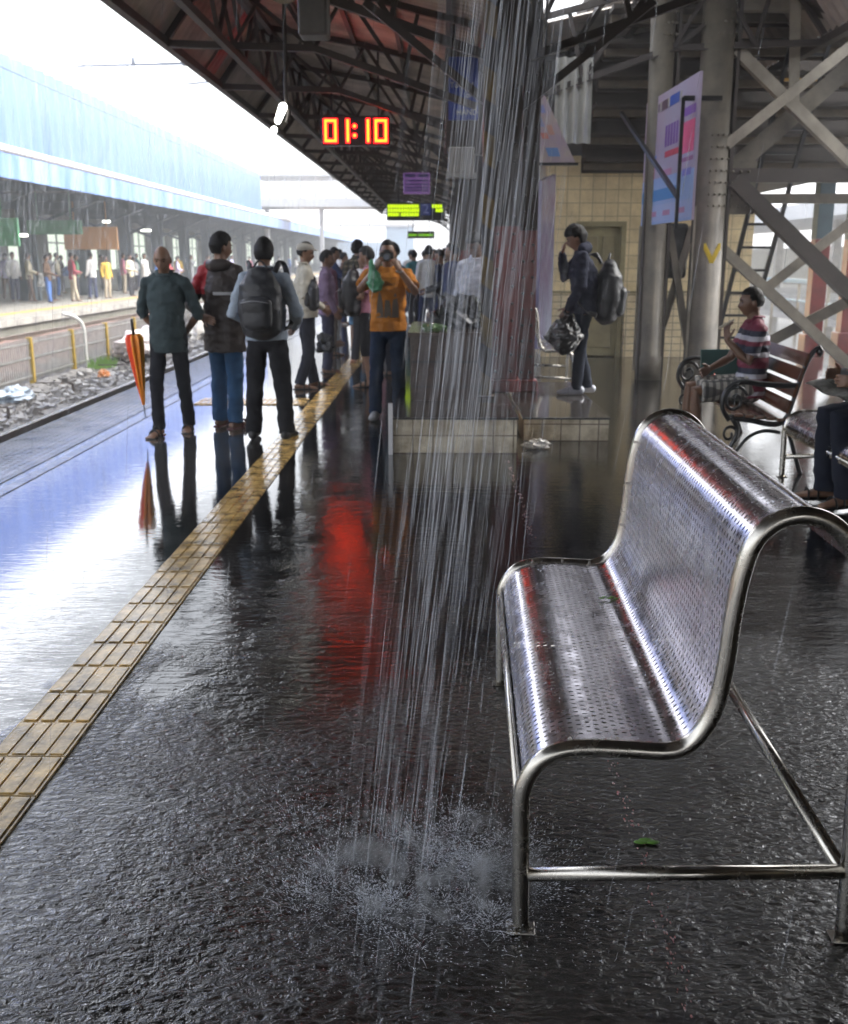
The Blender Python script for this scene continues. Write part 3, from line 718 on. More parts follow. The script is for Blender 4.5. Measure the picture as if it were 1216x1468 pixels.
# blue sign
t = thing('blue_direction_sign', 'tall dark blue sign with small white words hanging left of the water', 'sign', (.30, 14, 3.30))
b = BM(); box(b, -.19, .19, -.03, .03, 0, .76, bev=.006); obj('board', b, M['signb'], t)
for s, z, x in (('Toward', .42, -.02), ('or', .30, .08), ('Plat', .20, .06), ('HAND', .09, .05)):
    text('lettering', s, .095, M['signw'], t, (x, -.034, z), (R(90), 0, 0))
for x in (-.12, .12): obj('hanger', bar(BM(), (x, 0, .76), (x, 0, 1.2), .02), M['black'], t)
b = BM(); box(b, -.17, .17, -.12, .12, 0, .32, bev=.015); box(b, -.2, .2, -.14, .14, -.06, -.0); tag(obj('junction_box', b, mat('grey_paint_box', (.30, .29, .27), .5, var=.3), loc=(.28, 14, 2.64)), 'grey metal box hanging below the blue sign', 'box')
# loudspeaker and ceiling fan unit near the top edge
t = thing('loudspeaker', 'round brown horn loudspeaker hanging from the roof near the top edge', 'loudspeaker', (-1.02, 7.2, 3.3))
b = BM(); sweep(b, [(0, 0, 0), (0, .05, 0), (0, .14, 0), (0, .2, 0)], [.13, .12, .06, .05], 18); obj('horn', b, mat('horn_enamel', (.20, .16, .10), .4, var=.3), t)
b = BM(); ball(b, (0, -.01, 0), (.04, .02, .04), 10, 6); obj('driver', b, M['black'], t)
b = BM(); bar(b, (0, .1, .1), (0, .1, 1.3), .02); obj('bracket', b, M['truss'], t)
b = BM(); box(b, -.11, .11, -.12, .12, 0, .3, bev=.02); bar(b, (0, 0, .3), (0, 0, 1.3), .03)
tag(obj('roof_box', b, mat('dull_metal_box', (.10, .09, .08), .5, var=.3), loc=(-.94, 8.2, 3.16)), 'dull square box hanging from the roof right of the loudspeaker', 'box')
t = thing('eave_lamp', 'lit white lamp head hanging under the eave above the tracks', 'lamp', (-1.75, 11.6, 3.0))
lw = mat('lit_lamp_glass', (1, 1, .95), .3, emit=2, ecol=(1, 1, .93))
b = BM(); limb(b, [(0, 0, 0), (.06, 0, .14)], [(.035, .05), (.045, .06)], 10); obj('glass', b, lw, t)
b = BM(); limb(b, [(-.07, 0, -.17), (-.045, 0, -.09)], [(.03, .04), (.035, .045)], 10); obj('glass', b, lw, t)
b = BM(); sweep(b, catmull([(.09, .03, -.02), (.12, .03, .1), (.09, .03, .24), (.1, .03, .9), (.1, .03, 1.9)], 4), .022, 6); obj('bracket', b, M['truss'], t)
# ------------------------------------------------------------------ station house, stair and its columns
M['wtile'] = brick_mat('cream_wall_tile', (0.84, 0.68, 0.40), (0.42, 0.34, 0.21), 1.0, bw=0.2, rh=0.2, rough=0.3, dirt=0.25, msize=0.006, axis='x')
M['wtile2'] = brick_mat('cream_dado_tile', (0.82, 0.68, 0.43), (0.24, 0.2, 0.14), 1.0, bw=0.15, rh=0.11, rough=0.3, dirt=0.3, msize=0.006, axis='x')
M['door'] = mat('olive_cream_door', (0.36, 0.31, 0.17), 0.5, var=0.35, vscale=4)
t = thing('station_office', 'low cream tiled station office with a panelled door', 'building', (0, 16.6, 0))
b = BM(); box(b, 1.66, 2.16, 0, 9, 1.05, 3.1); box(b, 2.95, 4.95, 0, 9, 1.05, 3.1); box(b, 2.16, 2.95, 0, 9, 2.12, 3.1)
box(b, 2.16, 2.95, .2, 9, 0, 2.12); obj('wall', b, M['wtile'], t)
b = BM(); box(b, 1.66, 2.14, -.05, 8.9, 0, 1.02); box(b, 2.97, 4.97, -.05, 8.9, 0, 1.02); obj('dado', b, M['wtile2'], t)
b = BM(); box(b, 1.66, 2.14, -.08, .0, 1.021, 1.055, bev=.008); box(b, 2.97, 4.98, -.08, .0, 1.021, 1.055, bev=.008); obj('dado_ledge', b, M['door'], t)
b = BM(); box(b, 2.24, 2.87, .08, .13, .02, 2.04); dr = obj('door', b, M['door'], t)
b = BM()
for x0, x1, z0, z1 in ((2.32, 2.52, 1.05, 1.9), (2.59, 2.79, 1.05, 1.9), (2.32, 2.79, .15, .85)): box(b, x0, x1, .06, .079, z0, z1, bev=.012)
obj('door_panel', b, mat('door_panel_paint', (0.32, 0.27, 0.15), 0.5, var=0.3), dr)
b = BM(); box(b, 2.16, 2.235, .0, .1, 0, 2.12); box(b, 2.875, 2.95, .0, .1, 0, 2.12); box(b, 2.235, 2.875, .0, .1, 2.045, 2.12); obj('door_frame', b, M['door'], dr)
b = BM(); rod(b, (2.80, .03, 1.0), (2.80, .08, 1.0), .02, 10); obj('handle', b, M['black'], dr)
# dark boards and beams above the office
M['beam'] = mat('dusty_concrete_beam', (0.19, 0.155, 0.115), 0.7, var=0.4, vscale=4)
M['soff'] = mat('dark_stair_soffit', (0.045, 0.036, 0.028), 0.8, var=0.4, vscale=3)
t = thing('overbridge_stair', 'dark stair soffit with pale cross beams climbing above the station office', 'staircase', (0, 0, 0))
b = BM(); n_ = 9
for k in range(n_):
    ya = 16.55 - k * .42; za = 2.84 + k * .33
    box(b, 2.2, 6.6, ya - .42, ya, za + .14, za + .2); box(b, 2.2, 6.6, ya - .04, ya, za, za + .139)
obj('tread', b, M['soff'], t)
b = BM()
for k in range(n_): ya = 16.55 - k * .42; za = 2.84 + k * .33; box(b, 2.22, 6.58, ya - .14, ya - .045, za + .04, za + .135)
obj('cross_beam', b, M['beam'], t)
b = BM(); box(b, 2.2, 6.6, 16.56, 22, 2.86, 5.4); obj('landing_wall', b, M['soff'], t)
# columns of the stair
def stair_col(x, label, lean, v=False, r=.165):
    t = thing('stair_column', label, 'column', (x, 13.5, 0), 0, 'round steel columns below the stair')
    b = BM(); sweep(b, [(0, 0, 0), (0, 0, .3), (0, 0, .31), (lean, 0, 4.9)], [r + .012, r + .012, r, r], 20); obj('shaft', b, M['greyp'], t)
    b = BM()
    for s in (-1, 1):
        box(b, s * (r + .0) - .02, s * (r + .0) + .02, -.07, .07, .0, 4.7)
    obj('flange', b, M['darkp'], t)
    b = BM()
    for z in [2.2 + .14 * k for k in range(7)] + [4.2 + .13 * k for k in range(3)]:
        for a in (-115, -95, -75, -50): ball(b, (r * math.cos(R(a)), r * math.sin(R(a)) - .004, z), .017, 6, 4)
    obj('rivets', b, M['greyp'], t)
    if v:
        b = BM(); yv = -r - .01
        for s in (-1, 1):
            for k in range(7):
                x0 = s * (.012 + k * .013); z0 = 1.50 + k * .026
                a = math.asin(min(.99, abs(x0) / r)); y_ = -r * math.cos(a) - .008
                box(b, x0 - .016, x0 + .016, y_ - .002, y_ + .006, z0, z0 + .085)
        obj('painted_mark', b, mat('yellow_mark', (.7, .5, .03), .5), t)
    return t
stair_col(2.78, 'thinner cream stair column standing left of the leaning banner strut', -.06, r=.15)
stair_col(3.46, 'thick cream stair column with a yellow painted V', -.06, True, .2)
M['palep'] = mat('pale_brace_paint', (0.38, 0.34, 0.27), 0.45, var=0.4, vscale=3)
t = thing('column_bracing', 'crossed grey braces between the two cream stair columns', 'bracing', (0, 13.5, 0))
for p, q, m_ in (((2.90, 0, 1.95), (3.32, 0, .05), 'greyp'), ((3.30, .06, 1.95), (2.82, .06, .05), 'palep'), ((3.24, -.1, 2.2), (3.24, -.1, .1), 'palep')):
    b = BM(); angle(b, p, q, .075 if p[1] >= 0 else .03, .012); obj('brace', b, M[m_], t)
b = BM(); box(b, -.19, .19, -.1, .1, 0, .7, bev=.05); tag(obj('black_meter_box', b, M['black'], loc=(3.05, 13.75, 1.3)), 'black box fixed between the cream stair columns below the banner', 'box')
t = thing('stair_lattice', 'lattice of crossed pale and dark steel members at the right of the stair', 'steel frame', (0, 13.5, 0))
for p, q, w_, m_ in (((3.6, 0, 4.0), (5.9, 0, 2.02), .12, 'palep'), ((3.6, -.08, 2.88), (5.9, -.08, 4.72), .11, 'palep'), ((3.7, .22, 2.5), (5.9, .22, 4.45), .2, 'greyp'), ((4.34, .1, 4.75), (4.44, .1, 3.37), .13, 'palep'),
        ((3.6, .05, 2.50), (6.1, .05, 2.50), .15, 'darkp'), ((3.6, .13, 2.25), (6.1, .13, 2.25), .1, 'greyp'), ((3.66, -.02, 2.45), (5.9, -.02, .5), .17, 'darkp'),
        ((3.5, .14, 1.75), (5.6, .14, -.0), .11, 'palep'), ((4.1, .2, .95), (6.1, .2, 2.58), .11, 'palep'), ((4.3, .26, .35), (5.9, .26, 1.2), .13, 'greyp'), ((4.2, -.1, 4.72), (5.9, -.1, 3.5), .2, 'darkp'), ((3.6, .3, 4.55), (6.1, .3, 4.55), .16, 'palep')):
    b = BM(); angle(b, p, q, w_, .018); obj('member', b, M[m_], t)
b = BM(); box(b, 3.62, 4.0, -.02, .0, 2.1, 2.75); obj('gusset', b, M['greyp'], t)
b = BM(); [ball(b, (3.7 + .1 * i, -.03, 2.2 + .14 * j), .02, 6, 4) for i in range(3) for j in range(4)]; obj('rivets', b, M['greyp'], t)
b = BM(); box(b, 5.9, 6.15, -.12, .12, 0, 4.9); obj('end_post', b, M['greyp'], t)
# ladder
t = thing('ladder', 'dark steel ladder leaning behind the lattice under the stair', 'ladder', (0, 14.3, 0))
P0, P1, Q0, Q1 = (3.78, 0, 0), (4.62, 0, 4.6), (4.2, 0, 0), (5.12, 0, 4.6)
for a, d in ((P0, P1), (Q0, Q1)):
    b = BM(); bar(b, a, d, .05, .06); obj('rail', b, M['black'], t)
for k in range(15):
    f_ = .04 + k * .066; p = Vector(P0).lerp(Vector(P1), f_); q = Vector(Q0).lerp(Vector(Q1), f_)
    b = BM(); bar(b, p, q, .035, .035); obj('rung', b, M['yellow'] if k == 12 else M['black'], t)
# banners
M['banner'] = mat('glossy_banner', (0.50, 0.46, 0.62), 0.35, col2=(0.52, 0.40, 0.55), vscale=1.2)
def plate(bm, pts, th, mi=0, nrm=Vector((0, 1, 0))):
    a = [bm.verts.new(Vector(p)) for p in pts]; c = [bm.verts.new(Vector(p) + nrm * th) for p in pts]; n = len(pts)
    f = bm.faces.new(a); f.material_index = mi; g = bm.faces.new(c[::-1]); g.material_index = mi
    for i in range(n): bm.faces.new((a[i], c[i], c[(i+1) % n], a[(i+1) % n])).material_index = mi
A_ = Vector((2.665, 13.95, 1.97)); B_ = Vector((2.765, 11.6, 1.97)); Hh = 1.52
t = thing('hanging_banner', 'tall pink and blue printed banner hanging before the cream stair columns', 'banner', tuple(A_))
D_ = B_ - A_; dz = Vector((0, 0, 1)); nn = D_.cross(dz).normalized(); nn = nn if nn.x < 0 else -nn
b = BM(); plate(b, [(0, 0, 0), D_, D_ + dz * Hh, dz * Hh], .03, 0, -nn); obj('printed_face', b, M['banner'], t)
def patch(u0, u1, v0, v1, col, nm='print_block', k=1):
    b = BM(); o_ = nn * (.0015 * k)
    plate(b, [D_ * u0 + dz * Hh * v0 + o_, D_ * u1 + dz * Hh * v0 + o_, D_ * u1 + dz * Hh * v1 + o_, D_ * u0 + dz * Hh * v1 + o_], .001, 0, -nn)
    return obj(nm, b, mat(nm, col, .4), t)
patch(0, 1, 0, .36, (.36, .52, .86), 'blue_field'); patch(.0, .72, .18, .27, (.05, .30, .72), 'blue_bar', 2)
patch(.02, .98, .02, .15, (.45, .55, .85), 'pale_field', 2)
patch(.45, .72, .50, .545, (.7, .06, .12), 'red_line', 2); patch(.76, .97, .48, .70, (.9, .12, .28), 'pink_block', 2)
patch(.78, .97, .74, .80, (.28, .12, .55), 'violet_line', 2); patch(.08, .26, .36, .47, (.6, .16, .28), 'red_emblem', 2)
patch(.4, .6, .36, .41, (.6, .25, .45), 'pink_line', 2); patch(.02, .72, .87, .94, (.45, .42, .42), 'photo_strip', 2)
patch(.50, .68, .87, .945, (.06, .12, .5), 'blue_photo', 3); patch(.34, .46, .87, .94, (.14, .08, .12), 'dark_photo', 3)
for i in range(4): patch(.04 + i * .075, .08 + i * .075, .875, .935, (.15, .1, .18), 'small_photo', 3)
for i in range(5): patch(.44 + i * .052, .475 + i * .052, .58, .74, (.22, .08, .42), 'large_letter_stroke', 2)
for i in range(3): patch(.12 + i * .05, .15 + i * .05, .56, .66, (.2, .25, .6), 'letter_stroke', 2)
patch(.12, .28, .515, .545, (.1, .25, .7), 'blue_line', 2); patch(.78, .97, .42, .45, (.35, .12, .3), 'small_line', 2); patch(.8, .95, .32, .37, (.2, .2, .65), 'small_block', 2)
for i in range(3): patch(.2 + i * .27, .34 + i * .27, .06, .1, (.55, .25, .45), 'small_caption', 3)
b = BM(); bar(b, tuple(D_ * .93 + nn * .12 + dz * -.1), tuple(D_ * .93 + nn * .12 + dz * 1.28), .035); bar(b, tuple(D_ * .93 + nn * .12 + dz * .25), tuple(D_ * -.05 + nn * .3 + dz * 1.42), .045)
bar(b, tuple(D_ * .93 + nn * .12 + dz * 1.27), tuple(D_ * .93 - nn * .3 + dz * 1.27), .05); obj('support_strut', b, M['black'], t)
b = BM(); bar(b, tuple(dz * 0 - nn * .0), tuple(dz * -1.9), .03); bar(b, tuple(D_ * .98), tuple(D_ * .98 + dz * -1.9), .025) if False else None; obj('frame_leg', b, M['palep'], t)
# small tilted banner
t = thing('tilted_banner', 'cream and pink printed board hanging aslant right of the water', 'banner', (0.84, 11.5, 2.56))
b = BM(); plate(b, [(0, 0, 0), (.62, 0, 0), (.27, 0, .68), (.0, 0, .44)], .03); obj('printed_face', b, mat('tilted_print', (.60, .52, .50), .5, col2=(.50, .40, .55), vscale=6), t)
def tp(x, z, w_, h_, col): b = BM(); plate(b, [(x, -.003, z), (x + w_, -.003, z), (x + w_ - h_ * .4, -.003, z + h_), (x - h_ * .4, -.003, z + h_)], .002); obj('print_block', b, mat('tilted_block', col, .5), t)
for q in ((.33, .06, .13, .09, (.2, .35, .7)), (.26, .24, .07, .06, (.65, .25, .2)), (.2, .36, .08, .12, (.35, .4, .65)), (.33, .28, .06, .1, (.6, .35, .3)), (.24, .5, .05, .08, (.3, .35, .7)), (.1, .2, .04, .06, (.65, .4, .3)), (.06, .36, .04, .05, (.3, .4, .7)), (.16, .02, .02, .3, (.5, .35, .5))): tp(*q)
b = BM(); box(b, -.03, .65, -.02, .05, -.03, -.002); obj('bottom_rail', b, M['black'], t)
b = BM(); bar(b, (.27, .015, .66), (.27, .015, 2.0), .025); obj('hanger', b, M['black'], t)
# glass-like board on the end wall of the office
t = thing('glazed_board', 'tall glossy advertising board standing at the left end of the station office', 'board', (1.30, 14.0, .35))
b = BM(); plate(b, [(0, 0, 0), (.28, .9, 0), (.28, .9, 2.35), (0, 0, 2.2)], .05, 0, Vector((.95, -.3, 0))); obj('face', b, mat('glossy_print', (.30, .33, .45), .12, col2=(.22, .15, .28), vscale=1.4), t)
b = BM(); plate(b, [(.06, .18, 1.3), (.18, .56, 1.35), (.18, .56, 1.75), (.06, .18, 1.7)], .01, 0, Vector((-.95, .3, 0))); obj('dark_block', b, M['black'], t)
b = BM(); plate(b, [(.01, .03, .9), (.27, .85, .9), (.27, .85, 1.15), (.01, .03, 1.15)], .008, 0, Vector((-.95, .3, 0))); obj('green_block', b, mat('green_print', (.25, .5, .35), .3), t)
b = BM(); box(b, 0, .3, 0, .05, 0, .3); tag(obj('green_sign', b, mat('green_sign_face', (.02, .25, .12), .4, emit=.1, ecol=(.03, .5, .25)), loc=(1.25, 17.5, 2.02)), 'small green sign behind the second red column', 'sign')
# translucent roof strips right of the water
t = thing('skylight_sheets', 'pale translucent corrugated sheets letting daylight in beside the roof', 'skylight', (0, 13.4, 0))
b = BM(); grid(b, lambda x, z: Vector((x, .05 * math.sin(x * 2 * PI / .13), z)), [1.42 + .02 * i for i in range(24)], [2.95, 3.95]); 
obj('sheet', b, mat('translucent_sheet', (.72, .72, .66), .4, var=.3, vscale=3, trans=.35), t)
# the two red based posts at the far right
for x, y, lb in ((6.16, 17, 'red based steel post far right behind the lattice'), (6.85, 17.4, 'second red based steel post at the right edge of the picture')):
    t = thing('red_post', lb, 'column', (x, y, 0), 0, 'red based posts at the right')
    b = BM(); box(b, -.12, .12, -.12, .12, 0, 1.86, bev=.01); box(b, -.17, .17, -.17, .17, 0, .35, bev=.02); obj('painted_base', b, M['redp'], t)
    b = BM(); box(b, -.12, .12, -.12, .12, 1.861, 4.9); obj('shaft', b, M['teal'], t)
b = BM(); box(b, .12, .55, -.02, .02, 1.35, 1.8); obj('cross_plate', b, M['redp'], t)

# right-hand far platform shed and wall
t = thing('right_far_shed', 'pale low shed across the tracks seen through the lattice', 'station shed', (0, 0, 0))
b = BM(); box(b, 16.0, 23, 20, 120, 3.25, 3.9); obj('roof', b, mat('pale_grey_sheet', (.50, .52, .55), .6, var=.15, vscale=.5), t)
for k in range(12): b = BM(); y = 24 + k * 8; box(b, 18, 18.35, y, y + .35, 0, 3.25); obj('column', b, M['palep'], t)
b = BM(); box(b, 22.8, 23, 20, 120, 0, 2.2); obj('back_wall', b, mat('cream_wall_paint', (.62, .58, .46), .7, var=.2), t)
t = thing('low_railing', 'low pale blue railing along the right edge of the platform', 'railing', (9.0, 0, 0))
b = BM(); box(b, -.04, .04, 12, 60, .95, 1.05); box(b, -.02, .02, 12, 60, .5, .55); obj('top_rail', b, mat('pale_blue_paint', (.45, .58, .66), .4), t)
for k in range(24): obj('post', box(BM(), -.03, .03, 12 + k * 2, 12.06 + k * 2, 0, .95), M['palep'], t)

t = thing('unseen_light_block', 'plain unseen block added along the right to shut out side light', 'building', (8.2, -20, 0))  # out of view, added to keep side light off the platform
b = BM(); box(b, 0, 4, 0, 29, 0, 4.6); obj('wall', b, M['beam'], t)
b = BM(); box(b, -.6, 4.2, -.2, 29.2, 4.6, 4.8); obj('roof', b, M['soff'], t)
b = BM(); box(b, -3.32, -.61, -.2, 29.2, 4.62, 4.7); obj('sun_block_sheet', b, M['sheet'], t)  # added to stop the sun coming in under the right eave
for k in range(5): b = BM(); box(b, -.04, -.001, 2 + k * 5.5, 3.4 + k * 5.5, 0, 2.2); obj('door', b, M['door'], t)
# ------------------------------------------------------------------ stainless perforated bench
def steel_material(name, rough, scratch, ca=(.53, .505, .545), cb=(.66, .635, .685)):
    m = bpy.data.materials.new(name); m.use_nodes = True; n = m.node_tree.nodes; l = m.node_tree.links; b = n['Principled BSDF']
    b.inputs['Metallic'].default_value = 1.0
    tc = n.new('ShaderNodeTexCoord')
    def nz(scale, s, d=4, r=.6):
        mp = n.new('ShaderNodeMapping'); mp.inputs['Scale'].default_value = s; l.new(tc.outputs['Object'], mp.inputs['Vector'])
        t = n.new('ShaderNodeTexNoise'); t.inputs['Scale'].default_value = scale; t.inputs['Detail'].default_value = d; t.inputs['Roughness'].default_value = r
        l.new(mp.outputs[0], t.inputs['Vector']); return t.outputs['Fac']
    big = nz(2.5, (1, 1, 1), 6, .65); br = nz(60, (1, .03, 1), 3); sc_ = nz(14, (1, 1, 1), 5, .7)
    rp = n.new('ShaderNodeValToRGB'); rp.color_ramp.elements[0].position = .3; rp.color_ramp.elements[1].position = .7
    rp.color_ramp.elements[0].color = (*ca, 1); rp.color_ramp.elements[1].color = (*cb, 1)
    l.new(big, rp.inputs['Fac']); l.new(rp.outputs['Color'], b.inputs['Base Color'])
    mr = n.new('ShaderNodeMapRange'); mr.inputs['From Min'].default_value = .35; mr.inputs['From Max'].default_value = .7; mr.inputs['To Min'].default_value = rough * .75; mr.inputs['To Max'].default_value = rough * 1.7
    l.new(sc_, mr.inputs['Value']); l.new(mr.outputs[0], b.inputs['Roughness'])
    ad = n.new('ShaderNodeMath'); ad.operation = 'MULTIPLY_ADD'; ad.inputs[1].default_value = scratch; l.new(br, ad.inputs[0]); bm_ = n.new('ShaderNodeMath'); bm_.operation = 'MULTIPLY'; bm_.inputs[1].default_value = .22; l.new(big, bm_.inputs[0]); l.new(bm_.outputs[0], ad.inputs[2])
    bp = n.new('ShaderNodeBump'); bp.inputs['Strength'].default_value = .35; bp.inputs['Distance'].default_value = .004; l.new(ad.outputs[0], bp.inputs['Height']); l.new(bp.outputs['Normal'], b.inputs['Normal'])
    return m
M['steel'] = steel_material('brushed_stainless_sheet', .21, .04)
M['tube'] = steel_material('stainless_tube', .2, .03, (.34, .32, .285), (.50, .475, .43))
M['bead'] = mat('water_bead', (.9, .95, 1), .02, trans=1.0)
BL = 1.44                                   # length of the bench
side = [(0, 0), (-.004, .2), (-.006, .34), (.004, .395), (.035, .445), (.085, .472), (.15, .480), (.24, .478), (.32, .476), (.365, .492), (.40, .535), (.424, .60), (.437, .70), (.444, .80), (.455, .89), (.475, .965), (.515, 1.012), (.570, 1.030),
        (.630, 1.016), (.675, .975), (.705, .91), (.725, .80), (.74, .60), (.752, .35), (.762, 0)]
SP = catmull([(x, 0, z) for x, z in side], 6)
def normals(P):
    out = []
    for i in range(len(P)):
        t = (P[min(i+1, len(P)-1)] - P[max(i-1, 0)]).normalized(); out.append(Vector((-t.z, 0, t.x)))
    return out
def make_bench(label, hero=True):
    t = thing('steel_bench', label, 'bench', (0, 0, 0), 0, 'perforated stainless steel benches')
    rt = .0205
    for y in (0, BL):
        o = obj('side_frame', sweep(BM(), [(p.x, y, p.z) for p in SP], rt, 20 if hero else 12, ref=(0, 1, 0)), M['tube'], t)
        for x, d in ((0, -1), (.762, 1)):
            b = BM(); box(b, x - .014 - .02, x + .034, y - .024, y + .024, .001, .005, bev=.001); rod(b, (x + .028, y, .005), (x + .028, y, .009), .006, 8); obj('foot_plate', b, M['tube'], t)
        b = BM(); rod(b, (.012, y, .150), (.742, y, .178), .0175, 16); obj('side_bar', b, M['tube'], t)
        b = BM()
        for k in (.055, .19, .33, .47): 
            pass
    for x, z in ((.742, .178), (-.006, .352)):
        b = BM(); rod(b, (x, .012, z), (x, BL - .012, z), .0175, 16); obj('long_bar', b, M['tube'], t)
    # perforated sheet along the profile from the front lip over the back
    N = normals(SP); off = [p + n * .006 for p, n in zip(SP, N)]
    i0 = next(i for i, p in enumerate(SP) if p.z > .345); i1 = next(i for i, p in enumerate(SP) if p.x > .705)
    path = off[i0:i1]
    L = sum((path[i+1] - path[i]).length for i in range(len(path) - 1))
    pv, pu = .0205, .0235
    nv = int(L / pv); pv = L / nv
    fine = resample(path, pv / 4); 
    while len(fine) < nv * 4 + 1: fine.append(path[-1].copy())
    fn_ = normals(fine)
    b = BM(); y0, y1 = .0235, BL - .0235; nu = int((y1 - y0) / pu); pu = (y1 - y0) / nu
    cache = {}
    def vt(i4, y):                           # i4: quarter step along the profile
        key = (round(i4 * 16), round(y * 1e5))
        if key not in cache:
            k = max(0, min(int(math.floor(i4)), len(fine) - 2)); f = i4 - k; p = fine[k].lerp(fine[k+1], f)
            cache[key] = b.verts.new((p.x, y, p.z))
        return cache[key]
    def quad(*v):
        v = [x for i, x in enumerate(v) if x not in v[:i]]
        if len(v) >= 3:
            f = b.faces.new(v); f.smooth = True
    holes = (range(3, nv - 4))
    sub = 8
    for r in range(nv):
        sh = (r % 2) * .5
        a4, m4, c4 = r * 4, r * 4 + 2, r * 4 + 4
        def ring(u0, u1):
            um = (u0 + u1) / 2
            O = [vt(a4, u0), vt(a4, um), vt(a4, u1), vt(m4, u1), vt(c4, u1), vt(c4, um), vt(c4, u0), vt(m4, u0)]
            ha, hb = .0062, .0037            # half length along the profile, half width
            s4 = 4 / pv
            pts = [(-.8 * ha, -hb * .75), (-ha, 0), (-.8 * ha, hb * .75), (0, hb), (.8 * ha, hb * .75), (ha, 0), (.8 * ha, -hb * .75), (0, -hb)]
            I = [vt(m4 + px * s4, um + py) for px, py in pts]
            for k in range(8): quad(O[k], O[(k+1) % 8], I[(k+1) % 8], I[k])
        us = []
        if sh: us = [(y0, y0 + pu / 2, False)] + [(y0 + (k + .5) * pu, y0 + (k + 1.5) * pu, True) for k in range(nu - 1)] + [(y1 - pu / 2, y1, False)]
        else: us = [(y0 + k * pu, y0 + (k + 1) * pu, True) for k in range(nu)]
        for u0, u1, hol in us:
            if hol and r in holes and 1 <= (u0 - y0) / pu < nu - 1.4: ring(u0, u1)
            else:
                um = (u0 + u1) / 2
                if hol:
                    quad(vt(a4, u0), vt(a4, um), vt(m4, um), vt(m4, u0)); quad(vt(a4, um), vt(a4, u1), vt(m4, u1), vt(m4, um))
                    quad(vt(m4, u0), vt(m4, um), vt(c4, um), vt(c4, u0)); quad(vt(m4, um), vt(m4, u1), vt(c4, u1), vt(c4, um))
                else:
                    quad(vt(a4, u0), vt(a4, u1), vt(m4, u1), vt(m4, u0)); quad(vt(m4, u0), vt(m4, u1), vt(c4, u1), vt(c4, u0))
    bmesh.ops.remove_doubles(b, verts=b.verts, dist=.00005)
    bmesh.ops.recalc_face_normals(b, faces=b.faces)
    o = obj('perforated_sheet', b, M['steel'], t)
    # front lip and the flat seam strip along the top
    b = BM()
    lip = [p + n * .0085 for p, n in zip(SP, N)][i0 - 2:i0 + 5]
    grid(b, lambda i, y: Vector((lip[int(i)].x, y, lip[int(i)].z)), list(range(len(lip))), [y0, BL / 2, y1]); obj('front_lip', b, M['tube'], t)
    b = BM(); j = next(i for i, p in enumerate(SP) if p.x > .60 and p.z > .9); q = SP[j] + N[j] * .008
    bar(b, (q.x, y0, q.z), (q.x, y1, q.z), .006, .003); obj('seam', b, M['tube'], t)
    j = i0 + 4; q = SP[j] + N[j] * .0095; b = BM(); bar(b, (q.x, y0, q.z), (q.x, y1, q.z), .0022, .0022); obj('lip_gap', b, M['iron'] if 'iron' in M else M['black'], t)
    # fixing tabs on the near frame
    b = BM()
    for k in (.10, .20, .30): 
        j = next(i for i, p in enumerate(SP) if p.x > k); p = SP[j] + N[j] * .012
        for y in (.012, BL - .012): box(b, p.x - .004, p.x + .004, y - .012, y + .012, p.z - .004, p.z + .006, bev=.001)
    for z in (.62, .78, .93):
        j = next(i for i, p in enumerate(SP) if p.x > .38 and p.z > z); p = SP[j] + N[j] * .012
        for y in (.012, BL - .012): box(b, p.x - .005, p.x + .005, y - .012, y + .012, p.z - .004, p.z + .004, bev=.001)
    obj('fixing_tab', b, M['tube'], t)
    return t, path, fn_
bench, bpath, bnorm = make_bench('empty perforated stainless steel bench standing alone in the foreground')
bench.location = (.2, 2.11, 0); bench.rotation_euler = (0, 0, R(-1.6))
def copy_bench(loc, rz, label):
    c = copy_tree(bench); c.location = loc; c.rotation_euler = (0, 0, rz); c['label'] = label
    return c
copy_bench((2.50, 5.88, 0), R(-1), 'perforated steel bench at the right edge with a person sitting on it')
copy_bench((1.72, 13.7, 0), R(176), 'perforated steel bench behind the boy with two bags')
# beads of rain on the bench
b = BM()
for k in range(900):
    i = random.randrange(4, len(bpath) - 2); p = bpath[i].lerp(bpath[i+1] if i + 1 < len(bpath) else bpath[i], random.random())
    if random.random() < .45 and p.z > .55 and p.x < .47: continue
    n = normals(bpath[max(0, i-1):i+2])[1 if i > 0 else 0]; r = random.uniform(.0008, .0021)
    y = random.uniform(.04, BL - .04)
    ball(b, (p.x + n.x * .001, y, p.z + n.z * .001), r, 6, 4)
o = obj('water_beads', b, M['bead'], loc=(.2, 2.11, 0)); o.rotation_euler = bench.rotation_euler
tag(o, 'rain beads standing on the sheet of the foreground bench', 'water drops', kind='stuff')

